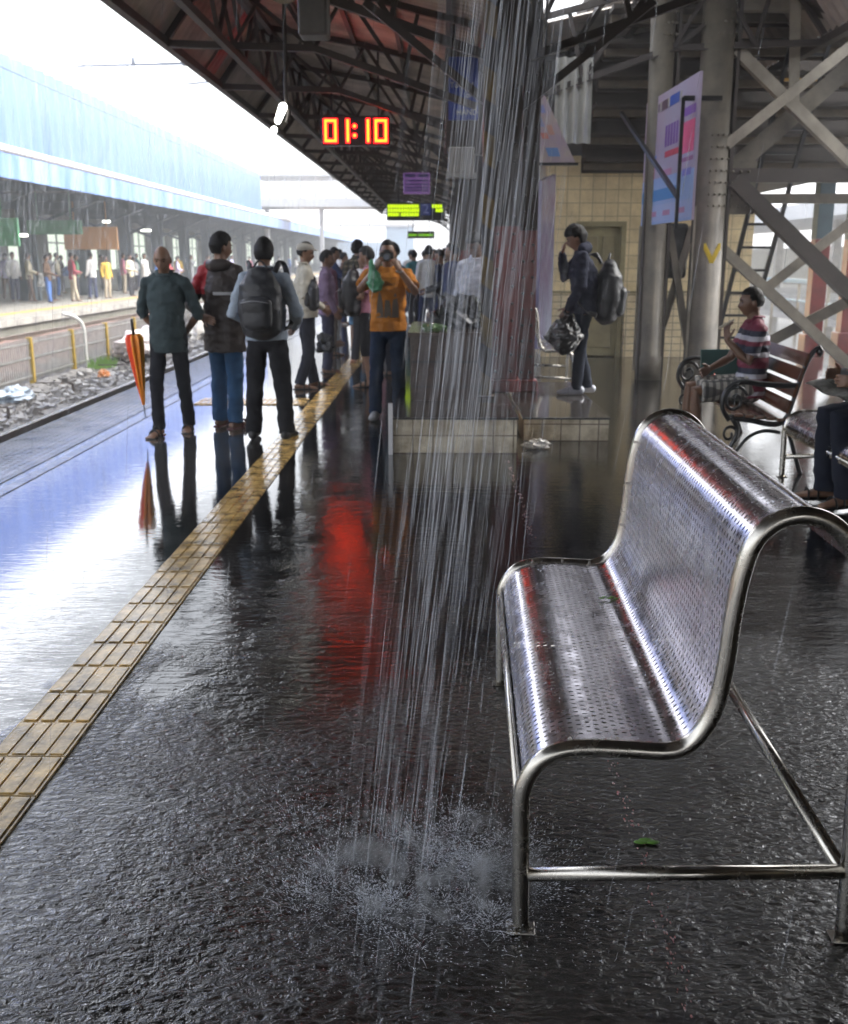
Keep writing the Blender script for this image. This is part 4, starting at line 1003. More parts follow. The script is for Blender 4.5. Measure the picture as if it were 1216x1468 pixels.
# ------------------------------------------------------------------ wood and cast iron bench
M['iron'] = mat('black_cast_iron', (0.012, 0.012, 0.013), 0.3, bump=.2, bscale=60)
M['wood'] = mat('varnished_red_wood', (0.16, 0.070, 0.038), 0.25, var=0.5, vscale=12, coat=.5)
t = thing('park_bench', 'wooden slat bench with scrolled black iron ends and a boy sitting on it', 'bench', (2.13, 7.45, 0), R(-3)); t.scale = (.82, 1, 1)
IL = 1.85
def spiral(c, r0, r1, a0, turns, n=26):
    return [(c[0] + (r0 + (r1 - r0) * k / n) * math.cos(a0 + turns * 2 * PI * k / n), c[1], c[2] + (r0 + (r1 - r0) * k / n) * math.sin(a0 + turns * 2 * PI * k / n)) for k in range(n + 1)]
for y in (0, IL):
    b = BM()
    sweep(b, catmull([(.02, y, .42), (.2, y, .40), (.42, y, .37), (.52, y, .42), (.58, y, .58), (.63, y, .75), (.69, y, .88), (.75, y, .93), (.77, y, .90), (.755, y, .88)], 5), .021, 8)         # seat rail and back post
    sweep(b, catmull([(.05, y, .41), (.10, y, .32), (.05, y, .2), (-.03, y, .08), (.0, y, 0.0)], 5), .02, 8)
    sweep(b, catmull([(.5, y, .39), (.56, y, .30), (.62, y, .16), (.68, y, .02), (.70, y, 0)], 5), .02, 8)
    sweep(b, catmull([(.10, y, .16), (.2, y, .27), (.33, y, .32), (.48, y, .31)], 5), .014, 8)
    sweep(b, catmull([(.60, y, .66), (.5, y, .655), (.3, y, .665), (.1, y, .68), (-.02, y, .62), (-.05, y, .5), (.02, y, .40)], 6), .021, 8)  # arm
    sweep(b, spiral((.06, y, .545), .11, .025, R(20), 1.35), .014, 7)
    sweep(b, spiral((.03, y, .29), .08, .018, R(-70), 1.3), .012, 7)
    ball(b, (.765, y, .905), .032, 10, 8)
    obj('iron_end', b, M['iron'], t)
for k in range(5):
    x = .06 + k * .095; b = BM(); box(b, x, x + .075, -.02, IL + .02, .425 - k * .008, .45 - k * .008, bev=.005); obj('seat_slat', b, M['wood'], t)
for p in ((.555, .50), (.60, .62), (.64, .735), (.675, .845)):
    b = BM(); a = R(72); bar(b, (p[0] - .022, -.02, p[1]), (p[0] - .022, IL + .02, p[1]), 0.022, .098, up=Vector((.28, 0, .96))); obj('back_slat', b, M['wood'], t)
# ------------------------------------------------------------------ people
def voxel(bm, vox, smooth=2):
    me = bpy.data.meshes.new('tmp'); bm.to_mesh(me); bm.free()
    o = bpy.data.objects.new('tmp', me)
    r = o.modifiers.new('r', 'REMESH'); r.mode = 'VOXEL'; r.voxel_size = vox; r.use_smooth_shade = True
    if smooth: s = o.modifiers.new('s', 'SMOOTH'); s.iterations = smooth; s.factor = .5
    out = baked(o); bpy.data.meshes.remove(me)
    out.polygons.foreach_set('use_smooth', [True] * len(out.polygons))
    return out
def wrinkle(me, amp, seed, f=9.0):
    s = Vector((seed, seed * 2.1, 0))
    nr = [v.normal.copy() for v in me.vertices]
    for v, vn in zip(me.vertices, nr):
        c = v.co.copy(); d = noise.noise(Vector((c.x * f, c.y * f, c.z * f * 1.9)) + s) + .55 * noise.noise(Vector((c.x * f * 2.6 + c.z * 6, c.y * f * 2.6, c.z * f * 3.4)) + s)
        v.co = c + vn * (d * amp)
    return me
def head_mesh(bm, c, rot, k=1.0, n=40, m=30, hair=None, jut=0):
    c = Vector(c); rings = []
    def P(a, p):
        d = Vector((math.sin(p) * math.sin(a), math.sin(p) * math.cos(a), math.cos(p)))
        x, y, z = d.x * .074, d.y * .095, d.z * .117
        if z < 0:
            q = min(1, -z / .117); x *= 1 - .30 * q * q - .08 * q
            if y < 0: y *= 1 - .42 * q
            else: y *= 1 + .02 * q
        if y > 0 and hair is None:
            y = min(y, .088 + .1 * (y - .088)); g = lambda u, s: math.exp(-(u / s) ** 2)
            y += .024 * g(x, .011) * g(z + .028, .020) + .010 * g(x, .009) * g(z + .005, .02)
            y -= .010 * (g(x - .031, .014) + g(x + .031, .014)) * g(z - .004, .012)
            y += .005 * g(z - .026, .010) * g(x, .045)
            y += .006 * g(x, .022) * g(z + .062, .010) - .004 * g(x, .024) * g(z + .0625, .0025)
            y += .008 * g(x, .022) * g(z + .100, .016)
        if hair is not None:
            ln, thick, front = hair
            line = front if y > .03 else (.005 if y > -.02 else -ln)
            up = max(0, min(1, (z - line + .004) / .016))
            t = thick * (1 + .25 * noise.noise(d * 6)) + .0045 * noise.noise(d * 16) + .003 * noise.noise(d * 34)
            s = 1 + (t / .09) * up - .16 * (1 - up)
            x, y, z = x * s, y * s, z * s
        return c + rot @ (Vector((x, y, z)) * k)
    top = bm.verts.new(P(0, 0.0)); bot = bm.verts.new(P(0, PI))
    for j in range(1, m): rings.append([bm.verts.new(P(2 * PI * i / n, PI * j / m)) for i in range(n)])
    for i in range(n):
        i2 = (i + 1) % n; bm.faces.new((top, rings[0][i2], rings[0][i])); bm.faces.new((bot, rings[-1][i], rings[-1][i2]))
        for j in range(m - 2): bm.faces.new((rings[j][i], rings[j][i2], rings[j+1][i2], rings[j+1][i]))
    for f in bm.faces: f.smooth = True
def hand(bm, w, d, nrm, side, curl=.5, fingers=True):
    """palm with four fingers and a thumb; d along the hand, nrm out of the back of the hand"""
    w = Vector(w); d = Vector(d).normalized(); nrm = Vector(nrm); nrm = (nrm - d * d.dot(nrm)).normalized(); s = d.cross(nrm) * side
    limb(bm, [w, w + d * .035, w + d * .082], [(.026, .019), (.038, .017), (.040, .014)], 12, ref=s)
    if not fingers:
        limb(bm, [w + d * .08, w + d * .12 - nrm * .02 * curl, w + d * .155 - nrm * .06 * curl], [(.036, .013), (.032, .011), (.02, .009)], 8, ref=s); return
    for k, (o_, ln) in enumerate(((-.031, .066), (-.010, .078), (.011, .073), (.031, .058))):
        a0 = w + d * .080 + s * o_; a = curl * .55; p1 = a0 + (d * math.cos(a) - nrm * math.sin(a) + s * o_ * .8) * ln * .45
        a2 = a + curl * 1.0; p2 = p1 + (d * math.cos(a2) - nrm * math.sin(a2)) * ln * .33; a3 = a2 + curl * .6; p3 = p2 + (d * math.cos(a3) - nrm * math.sin(a3)) * ln * .25
        limb(bm, [a0, p1, p2, p3], [.0092, .0088, .008, .007], 8, ref=s)
    t0 = w + d * .022 - s * .030; td = (d * .62 - s * .62 - nrm * .35 * (0.4 + curl)).normalized()
    limb(bm, [t0, t0 + td * .035, t0 + td * .058 + d * .012], [.012, .0105, .008], 8, ref=s)

SKIN = {}
def skin_mat(k):
    if k not in SKIN:
        c = {'dark': (.15, .078, .048), 'mid': (.23, .125, .078), 'light': (.30, .17, .11)}[k]
        SKIN[k] = mat('skin_' + k, c, .42, var=.18, vscale=14)
        SKIN[k].node_tree.nodes['Principled BSDF'].inputs['Subsurface Weight'].default_value = .05
    return SKIN[k]
M['hair'] = mat('black_hair', (.007, .006, .006), .6, spec=.25, bump=.6, bscale=160, dist=.003)
M['eyew'] = mat('eye', (.03, .02, .015), .15)
def cloth(name, c, var=.3, rough=.85, **k): return mat(name, c, rough, spec=.2, var=var, vscale=k.pop('vscale', 7), bump=.25, bscale=180, dist=.002, **k)
STAND = dict(pel=(0, 0, .93), wa=(0, .01, 1.06), ch=(0, .005, 1.26), nk=(0, -.01, 1.46), hd=(0, .015, 1.615), sR=(.172, -.01, 1.392), sL=(-.172, -.01, 1.392), eR=(.225, -.03, 1.12), eL=(-.225, -.03, 1.12),
             wR=(.235, .05, .88), wL=(-.235, .05, .88), hR=(.085, 0, .90), hL=(-.085, 0, .90), kR=(.095, .02, .49), kL=(-.095, .02, .49), aR=(.10, -.02, .085), aL=(-.10, -.02, .085),
             fR=(.12, 1, 0), fL=(-.12, 1, 0), look=(0, 0), handR=None, handL=None, curl=.5, nR=None, nL=None)
def human(label, loc, rz, H=1.70, pose=None, skin='mid', top=None, bottom=None, hem=.80, sleeve='long', legs='long', hair=(.05, .012, .055), shoes='sandal', shoe_m=None, q='hi',
          group=None, belly=0.0, fit=1.0, leg_fit=1.0, collar=True):
    J = dict(STAND); J.update(pose or {}); k = H / 1.735; hi = q == 'hi'
    V = {a: Vector(b_) * k for a, b_ in J.items() if isinstance(b_, tuple) and len(b_) == 3}
    rot = Matrix.Rotation(R(J['look'][0]), 3, 'Z') @ Matrix.Rotation(R(J['look'][1]), 3, 'X')
    b = BM(); r = lambda *a: [tuple(x * k for x in p) if isinstance(p, tuple) else p * k for p in a]
    up = (V['nk'] - V['pel']).normalized(); side = Vector((1, 0, 0))
    limb(b, [V['pel'] - up * .05 * k, V['wa'], V['ch'], V['ch'].lerp(V['nk'], .62), V['nk'] - up * .01], r((.150, .105), (.135, .095 + belly), (.155, .108), (.150, .085), (.07, .06)), 18)
    limb(b, [V['nk'] - up * .04 * k, V['nk'].lerp(V['hd'], .5), V['hd'] - rot @ Vector((0, .015, .03)) * k], r(.058, .052, .055), 12)
    head_mesh(b, V['hd'], rot, k, 40 if hi else 16, 30 if hi else 12)
    if hi:
        for s in (-1, 1):
            b2 = BM(); ball(b2, (0, 0, 0), (.008 * k, .016 * k, .030 * k), 10, 8)
            mtx = Matrix.Translation(V['hd'] + rot @ Vector((s * .076, -.006, -.008)) * k) @ rot.to_4x4() @ Matrix.Rotation(R(s * 18), 4, 'Z'); bmesh.ops.transform(b2, matrix=mtx, verts=b2.verts)
            tm_ = bpy.data.meshes.new('x'); b2.to_mesh(tm_); b2.free(); b.from_mesh(tm_); bpy.data.meshes.remove(tm_)
    for s, S_ in ((1, 'R'), (-1, 'L')):
        sh, el, wr = V['s' + S_], V['e' + S_], V['w' + S_]
        limb(b, [sh, sh.lerp(el, .5), el, el.lerp(wr, .3), wr], r(.044, .041, .037, .038, .026), 12, ref=side if abs((el - sh).normalized().x) < .9 else Vector((0, 1, 0)))
        limb(b, [V['ch'].lerp(V['nk'], .7), sh], r(.05, .044), 10, ref=Vector((0, 1, 0)))
        d = J['hand' + S_] or tuple((wr - el).normalized()); nn_ = J['n' + S_] or (s * 1.0, -.25, 0.1)
        hand(b, wr, d, nn_, s, J['curl'], hi)
        hp, kn, an = V['h' + S_], V['k' + S_], V['a' + S_]
        limb(b, [hp, hp.lerp(kn, .5), kn, kn.lerp(an, .35), an], r(.082, .070, .052, .053, .034), 14)
        fd = Vector(J['f' + S_]); fd.z = 0; fd.normalize(); sd = Vector((fd.y, -fd.x, 0)); an0 = Vector((an.x, an.y, V['a' + S_].z - .085 * k))
        z = Vector((0, 0, 1)); limb(b, [an0 - fd * .045 * k + z * .035 * k, an0 + fd * .05 * k + z * .038 * k, an0 + fd * .12 * k + z * .026 * k, an0 + fd * .175 * k + z * .02 * k], r((.030, .028), (.038, .032), (.044, .021), (.036, .013)), 12, ref=sd)
        limb(b, [an, an0 + z * .04 * k], r(.034, .036), 10)
        if hi and shoes in ('sandal', 'bare'):
            for q_ in range(5):
                o_ = (-.030 + q_ * .015) * s * k; ln = (.205, .212, .205, .196, .184)[q_ if s < 0 else q_] * k if True else 0
                rr = .0115 * k if q_ == 0 else .0085 * k; limb(b, [an0 + fd * .15 * k + sd * -o_ + z * .016 * k, an0 + fd * ln + sd * -o_ * 1.15 + z * .012 * k], [rr, rr], 8, ref=sd)
    me = voxel(b, .0055 * k if hi else .022, 2 if hi else 1)
    o = obj('person', me, skin_mat(skin)); o.location = loc; o.rotation_euler = (0, 0, rz); tag(o, label, 'person', group)
    if hi:
        for s in (-1, 1):
            b = BM(); ball(b, V['hd'] + rot @ Vector((s * .031, .0805, .004)) * k, .007 * k, 10, 8); obj('eye', b, M['eyew'], o)
            b = BM(); p = [V['hd'] + rot @ Vector((s * x, y, z)) * k for x, y, z in ((.014, .0915, .022), (.03, .0895, .028), (.047, .080, .021))]; sweep(b, p, [(.004, .003)] * 3, 6); obj('eyebrow', b, M['hair'], o)
    if hair:
        b = BM(); head_mesh(b, V['hd'] + rot @ Vector((0, -.003, .003)) * k, rot, k, 56 if hi else 20, 40 if hi else 14, hair=hair); obj('hair', b, M['hair'], o)
    # shirt
    if top is not None:
        b = BM(); f = fit
        hz = Vector((0, 0, hem * k)) + Vector((V['pel'].x, V['pel'].y, 0)) if V['pel'].z > hem * k else V['pel'] - up * .09 * k
        limb(b, [hz, hz + Vector((0, 0, .02 * k)), hz.lerp(V['wa'], .5), V['wa'], V['ch'], V['ch'].lerp(V['nk'], .60), V['nk'] - up * .015 * k],
             r((.176 * f, .130 * f + belly * .6), (.172 * f, .128 * f + belly * .7), (.168 * f, .126 * f + belly), (.160 * f, .118 * f + belly), (.172 * f, .126 * f), (.165, .100), (.076, .07)), 24, flat0=True)
        for s, S_ in ((1, 'R'), (-1, 'L')):
            sh, el, wr = V['s' + S_], V['e' + S_], V['w' + S_]; rf = side if abs((el - sh).normalized().x) < .9 else Vector((0, 1, 0))
            limb(b, [V['ch'].lerp(V['nk'], .72), sh], r(.066, .060), 12, ref=Vector((0, 1, 0))); limb(b, [V['nk'] - up * .015 * k, V['nk'].lerp(sh, .55) + up * .004 * k, sh], r(.052, .054, .052), 12, ref=Vector((0, 1, 0)))
            if sleeve == 'long': limb(b, [sh, sh.lerp(el, .5), el, el.lerp(wr, .5), el.lerp(wr, .97)], r(.062 * f, .058 * f, .053 * f, .047 * f, .040), 14, ref=rf)
            elif sleeve == 'fore': limb(b, [sh, sh.lerp(el, .5), el, el.lerp(wr, .15)], r(.061 * f, .058 * f, .054 * f, .056 * f), 14, ref=rf, flat1=True)
            else: limb(b, [sh, sh.lerp(el, .4), sh.lerp(el, .75)], r(.062 * f, .062 * f, .066 * f), 14, ref=rf, flat1=True)
        me = voxel(b, .0075 * k if hi else .022, 2 if hi else 1)
        if hi: wrinkle(me, .011 * k, len(label))
        obj('shirt', me, top, o)
        if collar:
            b = BM(); cn = V['nk'] + up * .030 * k
            ring = [cn + Vector((math.sin(a) * .072, math.cos(a) * .068 + .004, (-.022 if math.cos(a) > .5 else .012))) * k for a in [2 * PI * i / 20 for i in range(20)]]
            sweep(b, ring, [(.007 * k, .020 * k)] * 20, 8, ref=Vector((0, 0, .01)) if False else None, closed=True); obj('collar', b, top, o)
    if bottom is not None:
        b = BM(); f = leg_fit
        limb(b, [V['pel'] - up * .04 * k, V['pel'] + up * .03 * k, V['wa'] - up * .03 * k], r((.160, .122), (.158, .118), (.146, .108)), 20)
        for S_ in 'RL':
            hp, kn, an = V['h' + S_], V['k' + S_], V['a' + S_]
            if legs == 'long':
                e = an + Vector((0, 0, -.028 * k)); limb(b, [hp + (V['wa'] - V['pel']) * .2, hp.lerp(kn, .5), kn, kn.lerp(an, .5), e], r((.088, .095), .082 * f, .070 * f, .066 * f, .066 * f), 18, flat1=True)
            elif legs == 'short': limb(b, [hp, hp.lerp(kn, .5), hp.lerp(kn, .88)], r((.096, .102), .092, .094), 18, flat1=True)
            elif legs == 'knee': limb(b, [hp, hp.lerp(kn, .5), kn, kn.lerp(an, .25)], r((.096, .102), .088, .080, .078), 18, flat1=True)
        me = voxel(b, .010 * k if hi else .022, 2 if hi else 1)
        if hi: wrinkle(me, .010 * k, len(label) + 3, 7)
        obj('trousers' if legs == 'long' else 'shorts', me, bottom, o)
    if hi and shoes:
        sm = shoe_m or M['black']
        for S_ in 'RL':
            an = V['a' + S_]; fd = Vector(J['f' + S_]); fd.z = 0; fd.normalize(); sd = Vector((fd.y, -fd.x, 0)); z = Vector((0, 0, 1)); a0 = Vector((an.x, an.y, an.z - .085 * k))
            b = BM()
            if shoes == 'sandal':
                sweep(b, [a0 - fd * .085 * k + z * .0, a0 - fd * .06 * k, a0 + fd * .04 * k, a0 + fd * .14 * k, a0 + fd * .20 * k, a0 + fd * .225 * k], r((.024, .012), (.040, .013), (.044, .013), (.054, .013), (.048, .013), (.024, .012)), 14, ref=sd)
                for u, h_ in ((.11, .070), (.05, .092)):
                    sweep(b, catmull([a0 + fd * u * k + sd * s_ * .046 * k + z * z_ * k for s_, z_ in ((-1, .005), (-.75, h_ * .7), (0, h_), (.75, h_ * .7), (1, .005))], 3), [(.004 * k, .014 * k)] * 13, 6, ref=None)
                obj('sandal', b, sm, o)
            else:
                limb(b, [a0 - fd * .05 * k + z * .045 * k, a0 + fd * .05 * k + z * .048 * k, a0 + fd * .13 * k + z * .034 * k, a0 + fd * .185 * k + z * .028 * k], r((.040, .044), (.043, .045), (.049, .032), (.040, .022)), 14, ref=sd)
                for v in b.verts: v.co.z = max(v.co.z, .002)
                obj('shoe', b, sm, o)
    return o

def backpack(label, loc, rz, s=1.0, m=None, straps=True, tilt=0):
    t = thing('backpack', label, 'backpack', loc, rz); t.rotation_euler = (R(tilt), 0, rz); m = m or M['bag']
    b = BM(); limb(b, [(0, 0, -.17 * s), (0, -.01, -.05 * s), (0, 0, .12 * s), (0, .01, .19 * s)], [(.15 * s, .10 * s), (.165 * s, .12 * s), (.15 * s, .10 * s), (.10 * s, .06 * s)], 22)
    obj('main_bag', wrinkle(voxel(b, .012, 3), .008, s * 3), m, t)
    b = BM(); limb(b, [(0, -.10 * s, -.15 * s), (0, -.105 * s, .0)], [(.11 * s, .05 * s), (.115 * s, .05 * s)], 18); obj('front_pocket', wrinkle(voxel(b, .012, 3), .005, 8), m, t)
    b = BM(); sweep(b, catmull([(-.10 * s, -.155 * s, .0), (0, -.165 * s, .015 * s), (.10 * s, -.155 * s, .0)], 4), .004, 6); obj('zip', b, M['zip'], t)
    b = BM(); sweep(b, catmull([(-.05 * s, .03, .24 * s), (0, .02, .29 * s), (.05 * s, .03, .24 * s)], 4), .009, 8); obj('grab_handle', b, m, t)
    if straps:
        for x in (-1, 1):
            b = BM(); sweep(b, catmull([(x * .09 * s, .09, .21 * s), (x * .115 * s, .16, .275 * s), (x * .13 * s, .25, .25 * s), (x * .14 * s, .335, .12 * s), (x * .15 * s, .33, -.05 * s), (x * .17 * s, .22, -.16 * s), (x * .15 * s, .10, -.19 * s)], 4), [(.006, .024)] * 25, 8, ref=(0, 1, .3)); obj('strap', b, m, t)
    return t
M['bag'] = mat('black_nylon', (.018, .019, .024), .5, var=.35, vscale=9, bump=.3, bscale=120, dist=.003)
M['zip'] = mat('zip_grey', (.25, .25, .27), .35, metal=.4)
navy = cloth('navy_trousers', (.022, .024, .036)); blackt = cloth('black_trousers', (.016, .016, .020), bump_=0) if False else cloth('black_trousers', (.016, .016, .020))

# man in the teal shirt
teal = cloth('teal_shirt', (.052, .074, .080))
p1 = human('bald man in a teal shirt and black trousers with hands behind his back, looking down', (-2.42, 9.12, 0), R(176), 1.68, skin='mid', top=teal, bottom=cloth('charcoal_trousers', (.02, .021, .027)), hem=.77, sleeve='fore', belly=.03, fit=1.0, leg_fit=.92,
           hair=None, pose=dict(eR=(.27, -.08, 1.12), eL=(-.27, -.08, 1.12), wR=(.10, -.17, .90), wL=(-.10, -.18, .92), handR=(-.9, -.2, -.3), handL=(.9, -.2, -.3), nR=(0, -1, 0), nL=(0, -1, 0),
           hd=(0, .045, 1.60), look=(6, -15), aR=(.10, .12, .085), kR=(.10, .12, .49), aL=(-.08, -.22, .085), kL=(-.10, -.06, .49)))
b = BM(); zz = 1.0
for s in (-1, 1): sweep(b, [(s*.031 + .017*math.cos(a), .103 + .004, 1.558 + .012*math.sin(a)) for a in [2*PI*i/14 for i in range(14)]], .0016, 5, closed=True)
g_ = obj('glasses', b, M['zip'], p1); g_.location = (0, -.002, .0)
b = BM(); box(b, -.006, .006, .148, .153, .86, 1.36) if False else None
for z in (1.0, 1.09, 1.18, 1.27): ball(b, (.0, .158 - .01 * (z > 1.2), z), (.005, .003, .005), 6, 4)
obj('button', b, M['black'], p1)
# folded umbrella
t = thing('umbrella', 'folded red, orange and yellow umbrella hanging beside the man in the teal shirt', 'umbrella', (-2.67, 9.10, .17), 0)
t.rotation_euler = (R(3), R(-3.5), 0)
cols = [mat('umbrella_red', (.9, .08, .02), .4, coat=.2), mat('umbrella_orange', (.95, .30, .02), .4, coat=.2), mat('umbrella_yellow', (.95, .70, .04), .4, coat=.2), mat('umbrella_amber', (.95, .45, .02), .4)]
b = BM(); NN = 64
prof_ = [(.10, .010), (.16, .018), (.30, .036), (.45, .052), (.60, .066), (.70, .070), (.735, .052)]
rg_ = [[b.verts.new(((r_ * (1 + .22 * math.cos(a * 8))) * math.cos(a), (r_ * (1 + .22 * math.cos(a * 8))) * math.sin(a), z)) for a in [2 * PI * i / NN + z * .8 for i in range(NN)]] for z, r_ in prof_]
for i in range(len(rg_) - 1):
    for j in range(NN):
        f = b.faces.new((rg_[i][j], rg_[i][(j+1) % NN], rg_[i+1][(j+1) % NN], rg_[i+1][j])); f.smooth = True; f.material_index = (1, 3, 2, 2, 0, 0, 0, 1)[(j * 8 // NN + 2) % 8]
obj('folded_canopy', b, cols, t)
b = BM(); rod(b, (0, 0, -.02), (0, 0, .78), .005, 8); obj('shaft', b, M['zip'], t)
b = BM(); limb(b, [(0, 0, .74), (0, 0, .86)], [.014, .012], 10); obj('handle', b, M['black'], t)

# man in the brown and red jacket
jm = cloth('brown_jacket', (.045, .034, .030), rough=.45); n = jm.node_tree.nodes; l = jm.node_tree.links
tc = n.new('ShaderNodeTexCoord'); sp = n.new('ShaderNodeSeparateXYZ'); l.new(tc.outputs['Object'], sp.inputs[0])
def step_(node_out, thr, gt=True):
    m_ = n.new('ShaderNodeMath'); m_.operation = 'GREATER_THAN' if gt else 'LESS_THAN'; l.new(node_out, m_.inputs[0]); m_.inputs[1].default_value = thr; return m_.outputs[0]
def mul_(a, c):
    m_ = n.new('ShaderNodeMath'); m_.operation = 'MULTIPLY'; l.new(a, m_.inputs[0]); l.new(c, m_.inputs[1]); return m_.outputs[0]
def mixin(fac, col):
    bs = n['Principled BSDF'].inputs['Base Color']; src = bs.links[0].from_socket
    mx = n.new('ShaderNodeMix'); mx.data_type = 'RGBA'; l.new(fac, mx.inputs[0]); l.new(src, mx.inputs[6]); mx.inputs[7].default_value = (*col, 1); l.new(mx.outputs[2], bs)
mixin(mul_(step_(sp.outputs['Z'], 1.24), step_(sp.outputs['X'], -.10, False)), (.28, .012, .018))
mixin(mul_(mul_(step_(sp.outputs['Z'], 1.235), step_(sp.outputs['Z'], 1.262, False)), step_(sp.outputs['X'], .02)), (.45, .45, .46))
p2 = human('man in a dark brown rain jacket with a red shoulder and blue jeans', (-2.0, 9.5, 0), R(-28), 1.78, skin='mid', top=jm, bottom=cloth('blue_jeans', (.035, .095, .20), var=.35), hem=.70, fit=1.22, leg_fit=1.08, collar=False,
           pose=dict(eL=(-.27, -.14, 1.13), wL=(-.06, -.215, 1.02), handL=(.95, -.1, -.3), nL=(0, -1, .1), eR=(.26, .05, 1.13), wR=(.16, .24, 1.05), look=(-25, -8), curl=.25, aL=(-.12, .03, .085)), hair=(.07, .016, .055), shoe_m=mat('flipflop', (.10, .03, .03), .5))
b = BM(); limb(b, [(-.10, -.05, 1.50), (0, -.10, 1.49), (.10, -.05, 1.50)], [(.05, .045), (.06, .055), (.05, .045)], 12, ref=(0, 0, 1)); limb(b, [(-.09, .04, 1.49), (-.10, -.04, 1.50)], [.04, .045], 10); limb(b, [(.09, .04, 1.49), (.10, -.04, 1.50)], [.04, .045], 10)
obj('hood', wrinkle(voxel(b, .012, 2), .006, 3), jm, p2)

# man with the black backpack
gs_ = cloth('grey_blue_shirt', (.34, .40, .48)); 
p3 = human('man seen from behind in a pale grey shirt and black trousers wearing a black backpack', (-1.495, 8.86, 0), R(-6), 1.72, skin='mid', top=gs_, bottom=blackt, hem=.88, fit=1.08, leg_fit=1.12,
           pose=dict(eR=(.29, -.02, 1.10), eL=(-.29, -.02, 1.10), wR=(.20, .20, .98), wL=(-.16, .22, 1.02), aR=(.155, 0, .085), aL=(-.155, 0, .085), kR=(.125, .02, .49), kL=(-.125, .02, .49), look=(8, -6)), hair=(.065, .016, .055), shoes='shoe')
backpack('black backpack on the back of the man in the pale grey shirt', (-1.50, 8.64, 1.20), R(-6), 1.18)

# man in the cap
cream = cloth('cream_shirt', (.55, .52, .44))
p4 = human('man in a cream shirt and pale flat cap facing right beside the tactile line', (-1.62, 12.5, 0), R(-72), 1.74, skin='mid', top=cream, bottom=navy, hem=.86, fit=1.12,
           pose=dict(eR=(.24, -.05, 1.12), wR=(.2, .16, .98), eL=(-.24, -.02, 1.12), wL=(-.16, .2, 1.0), look=(-20, -10), aR=(.1, -.12, .085), aL=(-.1, .1, .085)), hair=(.05, .012, .055))
b = BM(); hc = Vector((0, .015, 1.62)); 
for f_ in (0,):
    ball(b, hc + Vector((0, -.005, .062)), (.092, .108, .062), 24, 10); limb(b, [hc + Vector((0, .06, .045)), hc + Vector((0, .15, .032))], [(.07, .012), (.045, .007)], 12)
obj('cap', voxel(b, .01, 2), cloth('cap_cloth', (.45, .43, .38)), p4)
t = backpack('black shoulder bag against the side of the man in the cap', (-1.50, 12.28, 1.14), R(-72), .72, straps=False)
cr2 = cloth('purple_shirt', (.20, .14, .22)); mar = cloth('maroon_shirt', (.12, .05, .075)); grt = cloth('grey_brown_trousers', (.13, .11, .10))
p5 = human('man in a dusty purple shirt standing behind the man in the cap', (-1.55, 14.2, 0), R(-80), 1.66, skin='dark', top=cr2, bottom=cloth('dark_blue_trousers', (.04, .04, .07)), hem=.84, pose=dict(look=(-10, -5), wR=(.24, .1, .9)))
p6 = human('older man in a dark maroon shirt and grey brown trousers with thin grey hair', (-1.80, 16.9, 0), R(-55), 1.64, skin='mid', top=mar, bottom=grt, hem=.86, pose=dict(look=(-10, -4)), hair=(.04, .006, .07), fit=1.1)
[k_ for k_ in kids(p6) if k_.name.startswith('hair')][0].data.materials[0] = mat('grey_hair', (.22, .20, .19), .6)
pl = cloth('plaid_olive_shirt', (.075, .070, .050)); n = pl.node_tree.nodes; l = pl.node_tree.links; tc = n.new('ShaderNodeTexCoord')
def wavemul(pm, scale, col, axis='Z', thr=.75):
    n = pm.node_tree.nodes; l = pm.node_tree.links; tc = n.new('ShaderNodeTexCoord'); w_ = n.new('ShaderNodeTexWave'); w_.bands_direction = axis; w_.inputs['Scale'].default_value = scale; l.new(tc.outputs['Object'], w_.inputs['Vector'])
    g = n.new('ShaderNodeMath'); g.operation = 'GREATER_THAN'; g.inputs[1].default_value = thr; l.new(w_.outputs['Fac'], g.inputs[0])
    bs = n['Principled BSDF'].inputs['Base Color']; src = bs.links[0].from_socket if bs.links else None; mx = n.new('ShaderNodeMix'); mx.data_type = 'RGBA'
    h = n.new('ShaderNodeMath'); h.operation = 'MULTIPLY'; h.inputs[1].default_value = .75; l.new(g.outputs[0], h.inputs[0]); l.new(h.outputs[0], mx.inputs[0])
    if src: l.new(src, mx.inputs[6])
    else: mx.inputs[6].default_value = bs.default_value
    mx.inputs[7].default_value = (*col, 1); l.new(mx.outputs[2], bs)
wavemul(pl, 3.2, (.18, .15, .11)); wavemul(pl, 3.2, (.02, .02, .018), 'X')
p7 = human('tall young man with bushy hair in a dark plaid shirt and cropped light jeans', (-1.42, 18.1, 0), R(-15), 1.84, skin='mid', top=pl, bottom=cloth('light_jeans', (.12, .24, .38), var=.4), hem=.86, legs='knee', hair=(.07, .028, .045), pose=dict(look=(-30, 0)))
pk = cloth('pink_shirt', (.50, .22, .30))
p8 = human('man in a pink shirt and black shorts facing left beside the photographer in orange', (-.86, 12.7, 0), R(78), 1.70, skin='mid', top=pk, bottom=blackt, hem=.9, legs='knee', sleeve='short', pose=dict(look=(0, -10), eL=(-.24, .04, 1.12), wL=(-.15, .24, 1.1), hd=(0, .03, 1.61)))
backpack('dark backpack worn on the chest of the man in the pink shirt', (-1.06, 12.62, 1.16), R(78 + 180), 1.12, straps=False)
p8b = human('man with dark hair half hidden behind the photographer in orange', (-.62, 14.0, 0), R(60), 1.76, skin='dark', top=cloth('steel_blue_shirt', (.10, .16, .22)), bottom=navy, pose=dict(look=(10, -5)))
t = rubbish('handbag', 'black bag held beside the dark plaid shirt', (-1.72, 17.4, .75), (.2, .16, .26), (.015, .015, .018), 6, M['bag']); t['category'] = 'bag'
